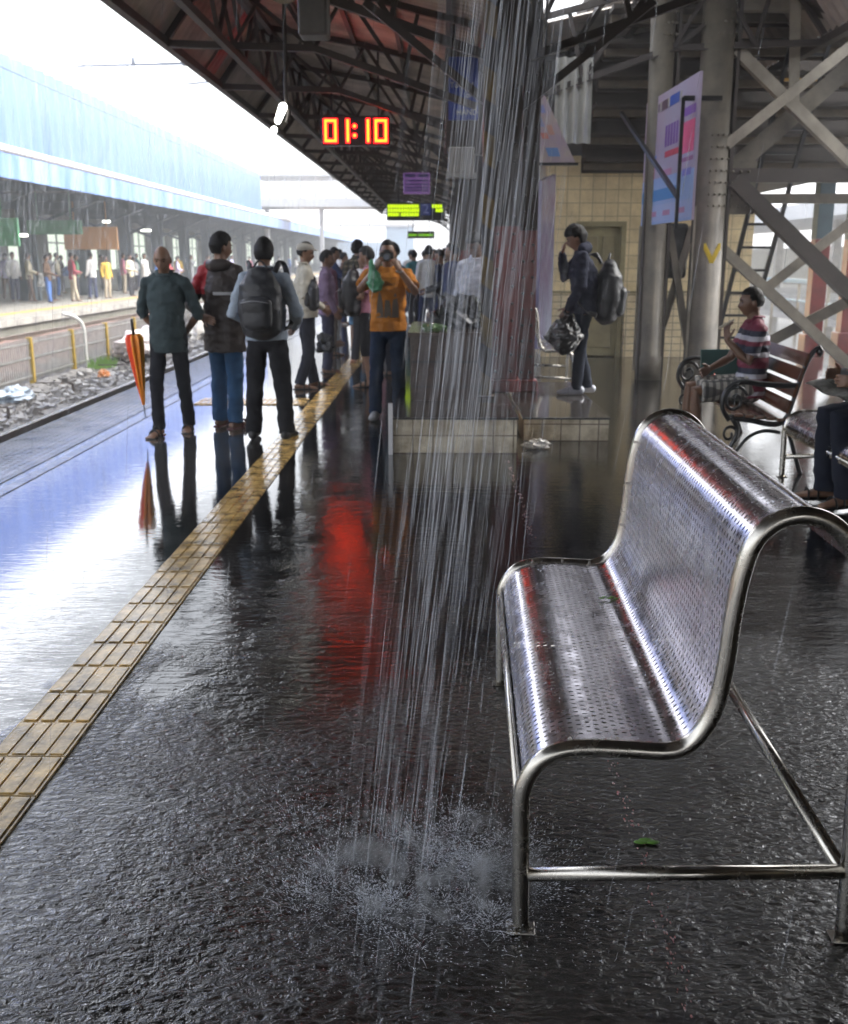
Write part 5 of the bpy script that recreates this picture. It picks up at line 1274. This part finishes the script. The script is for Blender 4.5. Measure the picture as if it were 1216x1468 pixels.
t = rubbish('handbag', 'small black bag hanging low behind the man in the cap', (-1.52, 13.6, .42), (.12, .1, .15), (.015, .015, .018), 7, M['bag']); t['category'] = 'bag'

# photographer in orange
om = cloth('orange_tshirt', (.52, .20, .035), var=.2)
p9 = human('man in an orange T-shirt and dark jeans photographing with a camera held to his face', (-.50, 10.1, 0), R(180), 1.73, skin='mid', top=om, bottom=cloth('dark_jeans', (.018, .035, .075), var=.4), hem=.87, sleeve='short', collar=False, fit=1.06,
           pose=dict(sR=(.185, .0, 1.41), sL=(-.185, .0, 1.41), eR=(.26, .17, 1.27), eL=(-.27, .17, 1.25), wR=(.10, .22, 1.475), wL=(-.12, .22, 1.46), handR=(-.45, -.05, .89), handL=(.45, -.05, .89), nR=(.6, .7, .3), nL=(-.6, .7, .3), curl=.7,
                     aR=(.13, .08, .085), aL=(-.10, -.18, .085), kR=(.12, .06, .49), hd=(0, .02, 1.61)), hair=(.05, .008, .065), shoes='shoe', shoe_m=mat('grey_shoe', (.3, .3, .31), .4, var=.3))
tp_ = mat('grey_print', (.26, .22, .18), .7, var=.3)
for x, w_, h_ in ((-.075, .052, .23), (.0, .06, .27), (.075, .052, .25)):
    b = BM(); v = []
    for z, hw_ in ((1.00, .035), (1.10, .03), (1.20, .016), (1.0 + h_, .004)):
        for s in (-1, 1):
            xx = x + s * hw_; yy = .127 * math.sqrt(max(.1, 1 - (xx / .21) ** 2)) + .004 ; v.append(b.verts.new((xx, yy + .006, z)))
    for i in range(3): b.faces.new((v[2*i], v[2*i+1], v[2*i+3], v[2*i+2]))
    bmesh.ops.solidify(b, geom=b.faces, thickness=.003); obj('shirt_print', b, tp_, p9)
text('shirt_lettering', 'TECHNO', .036, M['black'], p9, (0, .138, 1.315), (R(90), 0, R(180)), .002)
b = BM(); sweep(b, [(-.118 + .030 * math.cos(a), .212 + .030 * math.sin(a), 1.43 + .008 * math.cos(a)) for a in [2 * PI * i / 16 for i in range(16)]], [(.011, .003)] * 16, 6, closed=True); ball(b, (-.143, .232, 1.435), (.012, .014, .014), 10, 6); obj('wristwatch', b, M['zip'], p9)
t = thing('camera', 'black camera held to the face of the man in orange', 'camera', (-.50, 9.93, 1.575), R(180))
b = BM(); box(b, -.065, .065, -.03, .03, -.045, .04, bev=.008); box(b, -.025, .025, -.03, .03, .04, .065, bev=.006); obj('body', b, M['black'], t)
b = BM(); rod(b, (0, .03, -.003), (0, .10, -.003), .036, 18); obj('lens', b, M['black'], t)
b = BM(); rod(b, (0, .1005, -.003), (0, .102, -.003), .026, 16); obj('front_glass', b, mat('lens_glass', (.05, .06, .09), .03), t)
b = BM(); limb(b, [(0, 0, 0), (-.01, 0, -.05), (.01, .01, -.15), (.03, .01, -.24), (.03, .0, -.28)], [(.008, .008), (.02, .015), (.055, .035), (.085, .05), (.06, .04)], 16)
tag(obj('plastic_bag', wrinkle(voxel(b, .01, 2), .012, 5, 16), mat('green_plastic', (.06, .30, .14), .35, var=.3, coat=.3), loc=(-.635, 9.85, 1.56)), 'green plastic bag hanging from the wrist of the man in orange', 'bag')

# man in the pale shirt behind the water
p10 = human('man in a loose white shirt behind the striped pole looking down', (.42, 11.45, 0), R(150), 1.84, skin='dark', top=cloth('white_blue_shirt', (.52, .54, .62)), bottom=cloth('pale_grey_trousers', (.25, .27, .30)), hem=.80, fit=1.15, pose=dict(hd=(0, .06, 1.60), look=(0, -28), wR=(.2, .12, .9)), hair=(.06, .018, .05))

# boy with two bags
hood = cloth('dark_navy_hoodie', (.028, .032, .055))
p11 = human('boy in a dark navy hoodie facing left with one hand at his mouth', (1.45, 10.38, .21), R(86), 1.68, skin='mid', top=hood, bottom=cloth('dark_wet_jeans', (.020, .026, .042)), hem=.84, fit=1.18, leg_fit=.9, collar=False,
            pose=dict(wa=(0, -.01, 1.06), ch=(0, .02, 1.26), nk=(0, .05, 1.45), hd=(0, .10, 1.59), look=(0, -22), sR=(.17, .04, 1.40), sL=(-.17, .04, 1.40), eL=(-.22, .05, 1.12), wL=(-.19, .17, .90), eR=(.2, .20, 1.20), wR=(.06, .235, 1.44),
                      handR=(-.1, -.2, .95), nR=(0, 1, 0), curl=.7, aR=(.08, -.08, .085), aL=(-.08, .05, .085)), hair=(.07, .024, .035), shoes='shoe', shoe_m=mat('white_blue_shoe', (.45, .47, .55), .4, var=.4))
b = BM(); limb(b, [(-.08, .04, 1.44), (0, -.02, 1.45), (.08, .04, 1.44)], [(.055, .04), (.065, .05), (.055, .04)], 12, ref=(0, 0, 1)); obj('hood', wrinkle(voxel(b, .012, 2), .006, 3), hood, p11)
backpack('bulging dark backpack on the back of the boy in the navy hoodie', (1.69, 10.38, 1.24), R(86), 1.25, tilt=4)
b = BM(); limb(b, [(.02, 0, .0), (0, 0, -.08), (-.03, 0, -.20), (0, 0, -.29)], [(.05, .04), (.13, .10), (.20, .13), (.12, .08)], 20)
for sx in (-.04, .04): sweep(b, catmull([(sx, 0, -.02), (sx * .6, 0, .06), (sx, .02, .1)], 4), .008, 6)
tag(obj('carrier_bag', wrinkle(voxel(b, .011, 2), .022, 2, 11), mat('black_plastic_bag', (.010, .010, .012), .3, coat=.4), loc=(1.27, 10.2, 1.0)), 'black carrier bag hanging from the hand of the boy in the navy hoodie', 'bag')

# boy seated on the wooden bench
st = mat('striped_polo', (.14, .012, .035), .7, bump=.25, bscale=160, dist=.002); n = st.node_tree.nodes; l = st.node_tree.links; tc = n.new('ShaderNodeTexCoord'); sp = n.new('ShaderNodeSeparateXYZ'); l.new(tc.outputs['Object'], sp.inputs[0])
mr = n.new('ShaderNodeMapRange'); mr.inputs['From Min'].default_value = .45; mr.inputs['From Max'].default_value = 1.05; l.new(sp.outputs['Z'], mr.inputs['Value'])
rp = n.new('ShaderNodeValToRGB'); rp.color_ramp.interpolation = 'CONSTANT'; E_ = rp.color_ramp.elements; red_, wh_, nv_ = (.14, .012, .035, 1), (.42, .42, .48, 1), (.015, .02, .04, 1)
E_[0].position = 0; E_[0].color = red_; E_[1].position = .08; E_[1].color = wh_
for p_, c_ in ((.13, red_), (.30, wh_), (.36, nv_), (.44, red_), (.58, wh_), (.65, nv_), (.74, red_), (.80, wh_), (.86, nv_), (.93, red_)): e = E_.new(p_); e.color = c_
l.new(mr.outputs[0], rp.inputs['Fac']); l.new(rp.outputs['Color'], n['Principled BSDF'].inputs['Base Color'])
ck = mat('checked_shorts', (.42, .40, .36), .75); wavemul(ck, 5.5, (.03, .03, .035), 'X', .55); wavemul(ck, 5.5, (.03, .03, .035), 'Y', .55)
SIT = dict(pel=(0, 0, .60), wa=(0, -.02, .72), ch=(0, -.02, .92), nk=(0, -.01, 1.12), hd=(0, .03, 1.275), sR=(.18, -.01, 1.06), sL=(-.18, -.01, 1.06), hR=(.09, .05, .575), hL=(-.09, .05, .575), kR=(.12, .47, .56), kL=(-.12, .47, .55), aR=(.12, .46, .085), aL=(-.12, .42, .085),
           eL=(-.21, .08, .80), wL=(-.14, .24, .98), eR=(.21, .12, .80), wR=(.12, .30, .72), hem_=0)
sp_ = dict(SIT); sp_.pop('hem_'); sp_.update(look=(0, -3), handL=(.15, .1, .98), nL=(-.3, .9, .2), curl=.6)
p12 = human('boy in a maroon striped polo and checked shorts sitting on the wooden bench eating', (2.50, 8.2, 0), R(88), 1.66, skin='dark', top=st, bottom=ck, hem=.50, sleeve='short', legs='short', pose=sp_, hair=(.045, .008, .055))
b = BM(); limb(b, [(0, 0, 0), (.1, .0, .06)], [.012, .009], 8); tag(obj('snack', b, mat('pale_snack', (.5, .45, .36), .6), loc=(2.20, 8.07, 1.03)), 'pale snack in the raised hand of the seated boy', 'food')
b = BM(); box(b, 0, .34, -.012, .012, 0, .36, bev=.004); o = obj('folder', b, mat('dark_green_board', (.03, .09, .085), .4, var=.3), loc=(2.22, 8.62, .455)); o.rotation_euler = (R(-8), 0, R(4)); tag(o, 'dark green folder standing beyond the seated boy on the wooden bench', 'folder')
rubbish('snack_packet', 'small red snack packet leaning on the green folder', (2.30, 8.55, .53), (.045, .03, .08), (.55, .06, .03), 5)
# person at the right edge
sp_ = dict(SIT); sp_.pop('hem_'); sp_.update(kR=(.10, .50, .56), kL=(-.10, .50, .56), aR=(.10, .47, .085), aL=(-.13, .42, .085), wL=(-.14, .42, .80), eL=(-.22, .16, .80), wR=(.14, .42, .82), look=(0, -20), fL=(-.3, 1, 0))
p13 = human('person in dark navy trousers and sandals seated on the steel bench at the right edge', (3.0, 6.42, .03), R(92), 1.72, skin='mid', top=cloth('grey_shirt', (.2, .2, .21)), bottom=cloth('dark_navy_cotton', (.016, .019, .032)), hem=.5, legs='long', leg_fit=1.15, pose=sp_)
b = BM(); grid(b, lambda u, v: Vector((u * .30 - .15, v * .36 - .18, .05 * math.cos(u * PI) * (1 - .3 * v) + .012 * math.sin(v * 9))), [i / 10 for i in range(11)], [i / 8 for i in range(9)]); bmesh.ops.solidify(b, geom=b.faces, thickness=.004)
o = obj('newspaper', b, mat('newsprint', (.42, .41, .37), .8, col2=(.18, .18, .17), vscale=28), loc=(2.56, 6.42, .76)); o.rotation_euler = (R(15), R(-22), R(20)); tag(o, 'open newspaper held over the knees at the right edge', 'newspaper')

# ------------------------------------------------------------------ crowds, small in the picture
COL = {'white': (.62, .62, .60), 'cream': (.52, .48, .36), 'yellow': (.62, .40, .05), 'maroon': (.25, .04, .06), 'blue': (.06, .14, .38), 'grey': (.22, .23, .25), 'black': (.025, .025, .03), 'lilac': (.42, .40, .62), 'pink': (.55, .20, .28),
       'beige': (.42, .36, .27), 'navy': (.03, .04, .09), 'brown': (.12, .075, .05), 'olive': (.14, .15, .08), 'teal': (.06, .20, .22), 'red': (.5, .04, .04), 'green': (.07, .22, .10)}
CM = {k_: cloth('crowd_' + k_, tuple(min(.8, 1.35 * q) for q in v)) for k_, v in COL.items()}
protos = [human('proto', (0, 0, 0), 0, 1.70, q='lo', top=CM['white'], bottom=CM['navy'], shoes=None, collar=False),
          human('proto', (0, 0, 0), 0, 1.66, q='lo', top=CM['white'], bottom=CM['navy'], shoes=None, collar=False, pose=dict(wR=(.12, .25, 1.05), wL=(-.14, .25, 1.0), look=(20, -10), aR=(.13, .1, .085))),
          human('proto', (0, 0, 0), 0, 1.72, q='lo', top=CM['white'], bottom=CM['navy'], shoes=None, collar=False, pose=dict(wR=(.1, .2, 1.42), eR=(.24, .1, 1.2), look=(-30, 0), aL=(-.16, .0, .085), kL=(-.13, .03, .49)))]
used = set()
def crowd(i, x, y, z, rz, h, a, c_, label, group):
    p = protos[i]
    if i in used: o = copy_tree(p)
    else: o = p; used.add(i)
    o.location = (x, y, z); o.rotation_euler = (0, 0, R(rz)); o.scale = (h, h, h); o['label'] = label; o['group'] = group
    for k_ in kids(o):
        nm = k_.name.split('.')[0]
        if nm in ('shirt', 'trousers'):
            k_.material_slots[0].link = 'OBJECT'; k_.material_slots[0].material = CM[a if nm == 'shirt' else c_]
    return o
far = [(-15.75, 38.2, 'white', 'navy', 'person in white at the left edge of the far platform'), (-15.1, 38.0, 'cream', 'brown', 'person in a cream shirt and brown trousers near the left edge of the far platform'),
       (-14.5, 38.6, 'grey', 'black', 'person in dark grey beside the cream shirt on the far platform'), (-15.9, 43, 'cream', 'blue', 'person in a cream top and blue trousers with a blue bag on the far platform'),
       (-13.5, 38.0, 'maroon', 'beige', 'person in a maroon shirt leaning in beige trousers on the far platform'), (-13.6, 40.5, 'white', 'navy', 'person in white behind the maroon shirt on the far platform'),
       (-13.2, 41.0, 'yellow', 'beige', 'person in a bright yellow shirt on the far platform'), (-13.0, 43.5, 'cream', 'black', 'person in a pale shirt and black trousers right of the yellow shirt'),
       (-12.95, 45.5, 'white', 'white', 'person dressed all in white on the far platform'), (-13.1, 48.5, 'blue', 'navy', 'person in a dark blue shirt right of the all white person'),
       (-12.9, 51.0, 'lilac', 'grey', 'person in a lilac shirt with a red bag on the far platform'), (-13.4, 56, 'grey', 'grey', 'person in grey near the head of the man in teal'),
       (-13.0, 60, 'olive', 'navy', 'person in olive behind the man in teal on the far platform'), (-15.9, 35.2, 'maroon', 'black', 'person in maroon in the shade near the left edge'), (-16.9, 44.8, 'pink', 'navy', 'person in pink standing deeper under the far shed'),
       (-17.6, 48.2, 'black', 'black', 'person in black deep under the far shed'), (-16.8, 51.5, 'brown', 'black', 'person in brown deep under the far shed'), (-16.2, 55.5, 'teal', 'navy', 'person in teal deep under the far shed'),
       (-13.2, 66, 'lilac', 'navy', 'person in lilac between the teal shirt and brown jacket'), (-12.9, 70.5, 'pink', 'black', 'person in pink beyond the shoulder of the brown jacket'), (-13.3, 76, 'white', 'grey', 'distant person in white on the far platform'),
       (-12.8, 83, 'grey', 'black', 'distant person in grey on the far platform'), (-13.2, 64, 'pink', 'navy', 'distant person in pink just right of the bald head'), (-18.0, 40.5, 'olive', 'black', 'person in olive against the hall of the far platform')]
more = [(-14.2, 46.5, 'pink', 'beige', 'person in pink and beige behind the all white person'), (-14.8, 50.3, 'white', 'black', 'person in white and black in the second row beyond the lilac shirt'), (-13.9, 53.0, 'red', 'navy', 'person in bright red right of the lilac shirt on the far platform'),
        (-14.6, 58.0, 'yellow', 'brown', 'person in yellow and brown behind the man in teal'), (-13.9, 36.6, 'brown', 'blue', 'person in brown with blue trousers between the cream and maroon shirts'), (-16.6, 39.6, 'lilac', 'brown', 'person in lilac and brown in the second row at the left edge'),
        (-14.6, 41.6, 'green', 'black', 'person in green in the second row left of the yellow shirt'), (-12.8, 57.6, 'white', 'beige', 'person in white and beige at the edge behind the man in teal'), (-14.0, 62.5, 'maroon', 'grey', 'person in maroon and grey far behind the man in teal'),
        (-13.0, 90.0, 'blue', 'navy', 'tiny distant person in blue on the far platform'), (-13.4, 97.0, 'white', 'navy', 'tiny distant person in white on the far platform')]
far += more
for i, (x, y, a, c_, lb) in enumerate(far):
    crowd(i % 3, x, y, 0.0, random.uniform(60, -150) if i % 2 else -90 + random.uniform(-40, 40), random.uniform(.97, 1.06), a, c_, lb, 'people waiting on the far platform')
near_ = [(-2.15, 20.5, 'lilac', 'navy', 'person in lilac behind the maroon shirt', -60), (-1.9, 23.5, 'black', 'black', 'person in black between the cap and the maroon shirt', -100), (-1.05, 21.5, 'olive', 'navy', 'person in olive behind the tall young man', 30), (-2.6, 27, 'white', 'grey', 'person in white far along the platform edge', -70),
         (-1.3, 26, 'blue', 'black', 'person in blue left of the photographer in orange', 0), (-.2, 20.0, 'white', 'navy', 'person in a bright white shirt just right of the photographer in orange', 10), (.12, 22.5, 'cream', 'navy', 'person in pale cream right of the bright white shirt', 160), (.02, 18.2, 'black', 'navy', 'dark haired person bending behind the counter', 90),
         (.25, 25.5, 'lilac', 'navy', 'person in lilac under the train indicator', 180), (-.6, 24.5, 'teal', 'black', 'person in teal over the shoulder of the photographer in orange', 40), (.42, 29.5, 'white', 'black', 'distant person in white beside the striped pole', 170), (-.45, 31.5, 'grey', 'navy', 'distant person in grey under the smaller train indicator', 0),
         (.12, 35, 'white', 'grey', 'small distant person in white right of the indicator', 180), (-1.7, 33, 'maroon', 'navy', 'small distant person in maroon along the tactile line', -40), (.2, 16.3, 'navy', 'black', 'person in navy standing between the counter and the striped pole', 120), (-.25, 40, 'brown', 'black', 'tiny distant person in brown at the end of the roof', 0)]
near_ += [(-1.15, 15.6, 'white', 'black', 'person in white close behind the man in pink', 170), (-1.95, 19.2, 'navy', 'grey', 'person in navy right behind the older maroon shirt', -70), (-.95, 19.6, 'pink', 'grey', 'person in pink behind the shoulder of the tall young man', 20), (-.05, 24.0, 'blue', 'black', 'person in blue under the lime train indicator', 200),
          (.3, 19.0, 'cream', 'black', 'person in cream just left of the striped pole', 200), (-2.3, 25, 'brown', 'navy', 'person in brown on the edge side behind the purple shirt', -90), (-1.6, 29, 'grey', 'black', 'distant person in grey beside the tactile line', -40), (-.8, 29.5, 'white', 'navy', 'distant person in white below the purple screen', 10),
          (-.15, 29, 'maroon', 'black', 'distant person in maroon below the train indicator', 150), (.35, 34, 'navy', 'navy', 'distant person in navy at the foot of the middle columns', 90), (-2.6, 36, 'yellow', 'grey', 'distant person in yellow far along the edge', -90), (-2.2, 31, 'teal', 'navy', 'distant person in teal far along the edge', -60)]
for i, (x, y, a, c_, lb, rz) in enumerate(near_):
    crowd(i % 3, x, y, 0.0, rz, random.uniform(.98, 1.06), a, c_, lb, 'people crowding the middle of the platform')
for lb, loc, s, c_ in (('blue bag carried by the person in the cream top on the far platform', (-15.4, 42.8, .98), (.2, .15, .24), (.03, .16, .5)), ('red bag in front of the lilac shirt on the far platform', (-13.15, 50.4, .98), (.18, .15, .2), (.7, .05, .06)), ('white bag hanging beside the cream shirt on the far platform', (-14.55, 37.7, .72), (.12, .1, .3), (.75, .75, .72))):
    rubbish('bag', lb, loc, s, c_, 9, group='bags on the far platform')['category'] = 'bag'
# ------------------------------------------------------------------ small litter
for lb, loc, r_, c_ in (('green leaf lying on the wet floor under the steel bench', (.56, 2.48, .006), .022, (.12, .30, .03)), ('small brown leaf on the floor in the lower right', (.50, 1.72, .006), .008, (.30, .14, .03))):
    b = BM()
    for s in range(3): ball(b, (s * r_ * .7, (s % 2) * r_ * .5, 0), (r_, r_ * .5, .002), 8, 4)
    tag(obj('leaf', b, mat('leaf', c_, .35, var=.3), loc=loc), lb, 'leaf')
o_ = BM()
for s in range(5): ball(o_, (s * .012, (s % 2) * .012, 0), (.010, .006, .002), 6, 4)
q_ = tag(obj('leaf', o_, bpy.data.materials['leaf'], loc=(.53, 3.12, .491)), 'crushed green leaf lying on the seat of the foreground bench', 'leaf')
rubbish('plastic_bottle', 'crumpled clear bottle lying before the right tiled plinth', (.83, 8.42, .035), (.10, .05, .045), (.6, .58, .55), 12)

# ------------------------------------------------------------------ water falling from the gutter, rain and splashes
wm_ = bpy.data.materials.new('falling_water'); wm_.use_nodes = True; n = wm_.node_tree.nodes; l = wm_.node_tree.links; pb = n['Principled BSDF']
pb.inputs['Base Color'].default_value = (.82, .86, .94, 1); pb.inputs['Roughness'].default_value = .25; pb.inputs['Alpha'].default_value = .16; pb.inputs['IOR'].default_value = 1.33
def streak(b, p, ln, r_, drift):
    """one tapering thread of water"""
    d = Vector(drift).normalized(); s = Vector((r_, 0, 0)); q = Vector((0, r_, 0)); a = p; m1 = p + d * ln * .3; m2 = p + d * ln * .8; e = p + d * ln
    R1 = [b.verts.new(m1 + k) for k in (s, q, -s, -q)]; R2 = [b.verts.new(m2 + k) for k in (s, q, -s, -q)]; A = b.verts.new(a); E2 = b.verts.new(e)
    for i in range(4):
        j = (i + 1) % 4; b.faces.new((A, R1[i], R1[j])); f = b.faces.new((R1[i], R2[i], R2[j], R1[j])); b.faces.new((E2, R2[j], R2[i]))
rnd = random.Random(11)
b = BM()
for k in range(800):
    u = rnd.random(); z = rnd.uniform(0.02, 4.1)
    Yc = 2.25 + .22 * rnd.gauss(0, 1); Xc = -.10 + .105 * z + rnd.gauss(0, .055 + .025 * max(0, 1.5 - z))
    if u > .6: Yc = 2.3 + rnd.random() * 1.0; Xc += .03 * (Yc - 2.3)
    streak(b, Vector((Xc, Yc, z)), rnd.uniform(.08, .42), rnd.choice((.0005, .0008, .0012, .0018)), (-.105 + rnd.gauss(0, .015), rnd.gauss(0, .012), -1))
tag(obj('falling_water', b, wm_), 'torrent of water falling from the roof gutter onto the platform before the bench', 'water', kind='stuff')
b = BM()
for k in range(520):
    Yc = rnd.uniform(3.4, 8.8); z = rnd.uniform(.02, 4.2); Xc = .02 + .085 * Yc * .55 + .07 * z + rnd.gauss(0, .10)
    if Yc > 7.9 and z < .4: continue
    streak(b, Vector((Xc, Yc, z)), rnd.uniform(.1, .6), rnd.choice((.0009, .0013, .002)), (-.09 + rnd.gauss(0, .015), 0, -1))
tag(obj('gutter_drips', b, wm_), 'curtain of drips running off the gutter before the red column', 'water', kind='stuff')
b = BM()
for k in range(500):
    Yc = 1.6 + 10 * rnd.random() ** 1.3; Xc = rnd.uniform(-.42, .55) * Yc * (1 if Yc < 7 else .8); z = rnd.uniform(.02, 3.9)
    if .1 < Xc < 1.2 and 2.0 < Yc < 3.7 and z < 1.1: continue
    streak(b, Vector((Xc, Yc, z)), rnd.uniform(.04, .22), rnd.choice((.0004, .0006, .0008)) * (1 + Yc * .06), (-.12 + rnd.gauss(0, .03), -.02, -1))
tag(obj('rain', b, wm_), 'thin rain and spray drifting under the roof', 'rain', kind='stuff')
b = BM()
for k in range(5000):
    Yc = rnd.uniform(6, 40); Xc = -3.6 - rnd.random() * (Yc * .32); z = rnd.uniform(-.8, 7)
    streak(b, Vector((Xc, Yc, z)), rnd.uniform(.15, .5), .0018 + Yc * .00006, (-.12 + rnd.gauss(0, .02), 0, -1))
tag(obj('open_rain', b, wm_), 'heavy rain falling over the open tracks', 'rain', kind='stuff')
wv_ = wm_.copy(); wv_.name = 'water_veil'; wv_.node_tree.nodes['Principled BSDF'].inputs['Alpha'].default_value = .030
b = BM()
for k in range(150):
    z = rnd.uniform(.0, 4.0); Yc = 2.25 + .22 * rnd.gauss(0, 1); Xc = -.10 + .105 * z + rnd.gauss(0, .06)
    ln = min(rnd.uniform(.3, 1.1), z * .98 + .02); streak(b, Vector((Xc, Yc, z)), ln, rnd.choice((.002, .004, .006)), (-.105 + rnd.gauss(0, .01), 0, -1))
for k in range(70):
    Yc = rnd.uniform(3.4, 7.8); z = rnd.uniform(.6, 4.2); Xc = .02 + .085 * Yc * .55 + .07 * z + rnd.gauss(0, .08)
    streak(b, Vector((Xc, Yc, z)), rnd.uniform(.3, .6), rnd.choice((.006, .010)), (-.09, 0, -1))
tag(obj('water_veil', b, wv_), 'soft translucent veil of water within the falling stream', 'water', kind='stuff')
# fine spray hanging over the place where the stream strikes
mv = bpy.data.materials.new('spray'); mv.use_nodes = True; n = mv.node_tree.nodes; l = mv.node_tree.links; n.remove(n['Principled BSDF'])
pv = n.new('ShaderNodeVolumePrincipled'); pv.inputs['Color'].default_value = (.95, .97, 1, 1); tc = n.new('ShaderNodeTexCoord'); mp = n.new('ShaderNodeMapping'); mp.inputs['Scale'].default_value = (1, 1.4, .5)
nz = n.new('ShaderNodeTexNoise'); nz.inputs['Scale'].default_value = 10; nz.inputs['Detail'].default_value = 5; nz.inputs['Roughness'].default_value = .65; nz.inputs['Distortion'].default_value = .8
l.new(tc.outputs['Object'], mp.inputs['Vector']); l.new(mp.outputs[0], nz.inputs['Vector'])
ln_ = n.new('ShaderNodeVectorMath'); ln_.operation = 'LENGTH'; sc2 = n.new('ShaderNodeVectorMath'); sc2.operation = 'MULTIPLY'; sc2.inputs[1].default_value = (2.5, 2.9, 12); l.new(tc.outputs['Object'], sc2.inputs[0]); l.new(sc2.outputs[0], ln_.inputs[0])
fo = n.new('ShaderNodeMapRange'); fo.inputs['From Min'].default_value = 1; fo.inputs['From Max'].default_value = .0; l.new(ln_.outputs['Value'], fo.inputs['Value'])
th = n.new('ShaderNodeMapRange'); th.inputs['From Min'].default_value = .52; th.inputs['From Max'].default_value = .72; th.inputs['To Max'].default_value = 60; l.new(nz.outputs['Fac'], th.inputs['Value'])
mm_ = n.new('ShaderNodeMath'); mm_.operation = 'MULTIPLY'; l.new(fo.outputs[0], mm_.inputs[0]); l.new(th.outputs[0], mm_.inputs[1]); l.new(mm_.outputs[0], pv.inputs['Density']); l.new(pv.outputs[0], n['Material Output'].inputs['Volume'])
b = BM(); ball(b, (0, 0, .062), (.42, .36, .058), 32, 12)
tag(obj('spray_mist', b, mv, loc=(-.04, 2.33, .004)), 'low white mist of spray over the splash', 'spray', kind='stuff')
# splash crowns
def drop(b, c, r_, a):
    c = Vector(c); d = Vector((math.cos(a), math.sin(a), .4)) * r_ * 6; s = Vector((-math.sin(a), math.cos(a), 0)) * r_; u = Vector((0, 0, r_))
    v = [b.verts.new(c + k) for k in (d, -d, s, -s, u, -u)]
    for i, j in ((2, 4), (4, 3), (3, 5), (5, 2)): b.faces.new((v[0], v[i], v[j])); b.faces.new((v[1], v[j], v[i]))
b = BM()
def arc(b, p, vx, vy, vz, r_, t1):
    pts = [p + Vector((vx * t, vy * t, max(-p.z + .001, vz * t - 4.9 * t * t))) for t in (0, t1 * .33, t1 * .66, t1)]
    sweep(b, pts, [r_ * .5, r_, r_, r_ * .3], 4)
ctr0 = [(-.16, 2.20, .05, 1.0), (.02, 2.33, .09, 1.2), (-.02, 2.52, .12, 1.0), (.10, 2.22, .05, .9), (-.05, 2.12, .06, .7), (.12, 2.38, .06, .8), (-.28, 2.42, .09, .5), (-.30, 2.2, .16, .4)]
ctr = [(cx + rnd.gauss(0, .09), cy + rnd.gauss(0, .08), rnd.uniform(.02, .07), w_ * rnd.uniform(.3, 1)) for cx, cy, sg, w_ in ctr0 for i in range(5)]
for k in range(1100):
    cx, cy, sg, w_ = rnd.choice(ctr)
    if rnd.random() > w_: continue
    p = Vector((cx + rnd.gauss(0, sg), cy + rnd.gauss(0, sg), .002)); a = math.atan2(p.y - cy, p.x - cx) + rnd.gauss(0, .5); v = rnd.uniform(.15, .9)
    arc(b, p, v * math.cos(a), v * math.sin(a), rnd.uniform(.1, .8), rnd.choice((.0002, .0003, .0005)), rnd.uniform(.03, .08))
for k in range(900):                                           # small hits everywhere near
    p = Vector((rnd.uniform(-1.3, 1.2), 1.3 + 3.2 * rnd.random() ** 1.5, .002)); a = rnd.uniform(0, 6.28)
    for i in range(1): arc(b, p, .25 * math.cos(a + i * 2), .25 * math.sin(a + i * 2), rnd.uniform(.15, .5), .0003, rnd.uniform(.02, .04))
for k in range(14000):
    cx, cy, sg, w_ = rnd.choice(ctr); a = rnd.uniform(0, 6.28); q_ = sg * (.35 + 1.5 * rnd.random()) * (1 + .45 * math.sin(a * 4 + cx * 40)) if rnd.random() < w_ else rnd.random() * .32; drop(b, (cx + q_ * math.cos(a), cy + q_ * math.sin(a), abs(rnd.gauss(0, .035)) * math.exp(-q_ * 3) + .002), rnd.uniform(.0003, .0008), a)
ws_ = wm_.copy(); ws_.name = 'splashing_water'; ws_.node_tree.nodes['Principled BSDF'].inputs['Alpha'].default_value = .7
tag(obj('water_splash', b, ws_), 'white splashing water where the gutter stream strikes the platform', 'water', kind='stuff')

bpy.data.scenes.remove(side_scene)
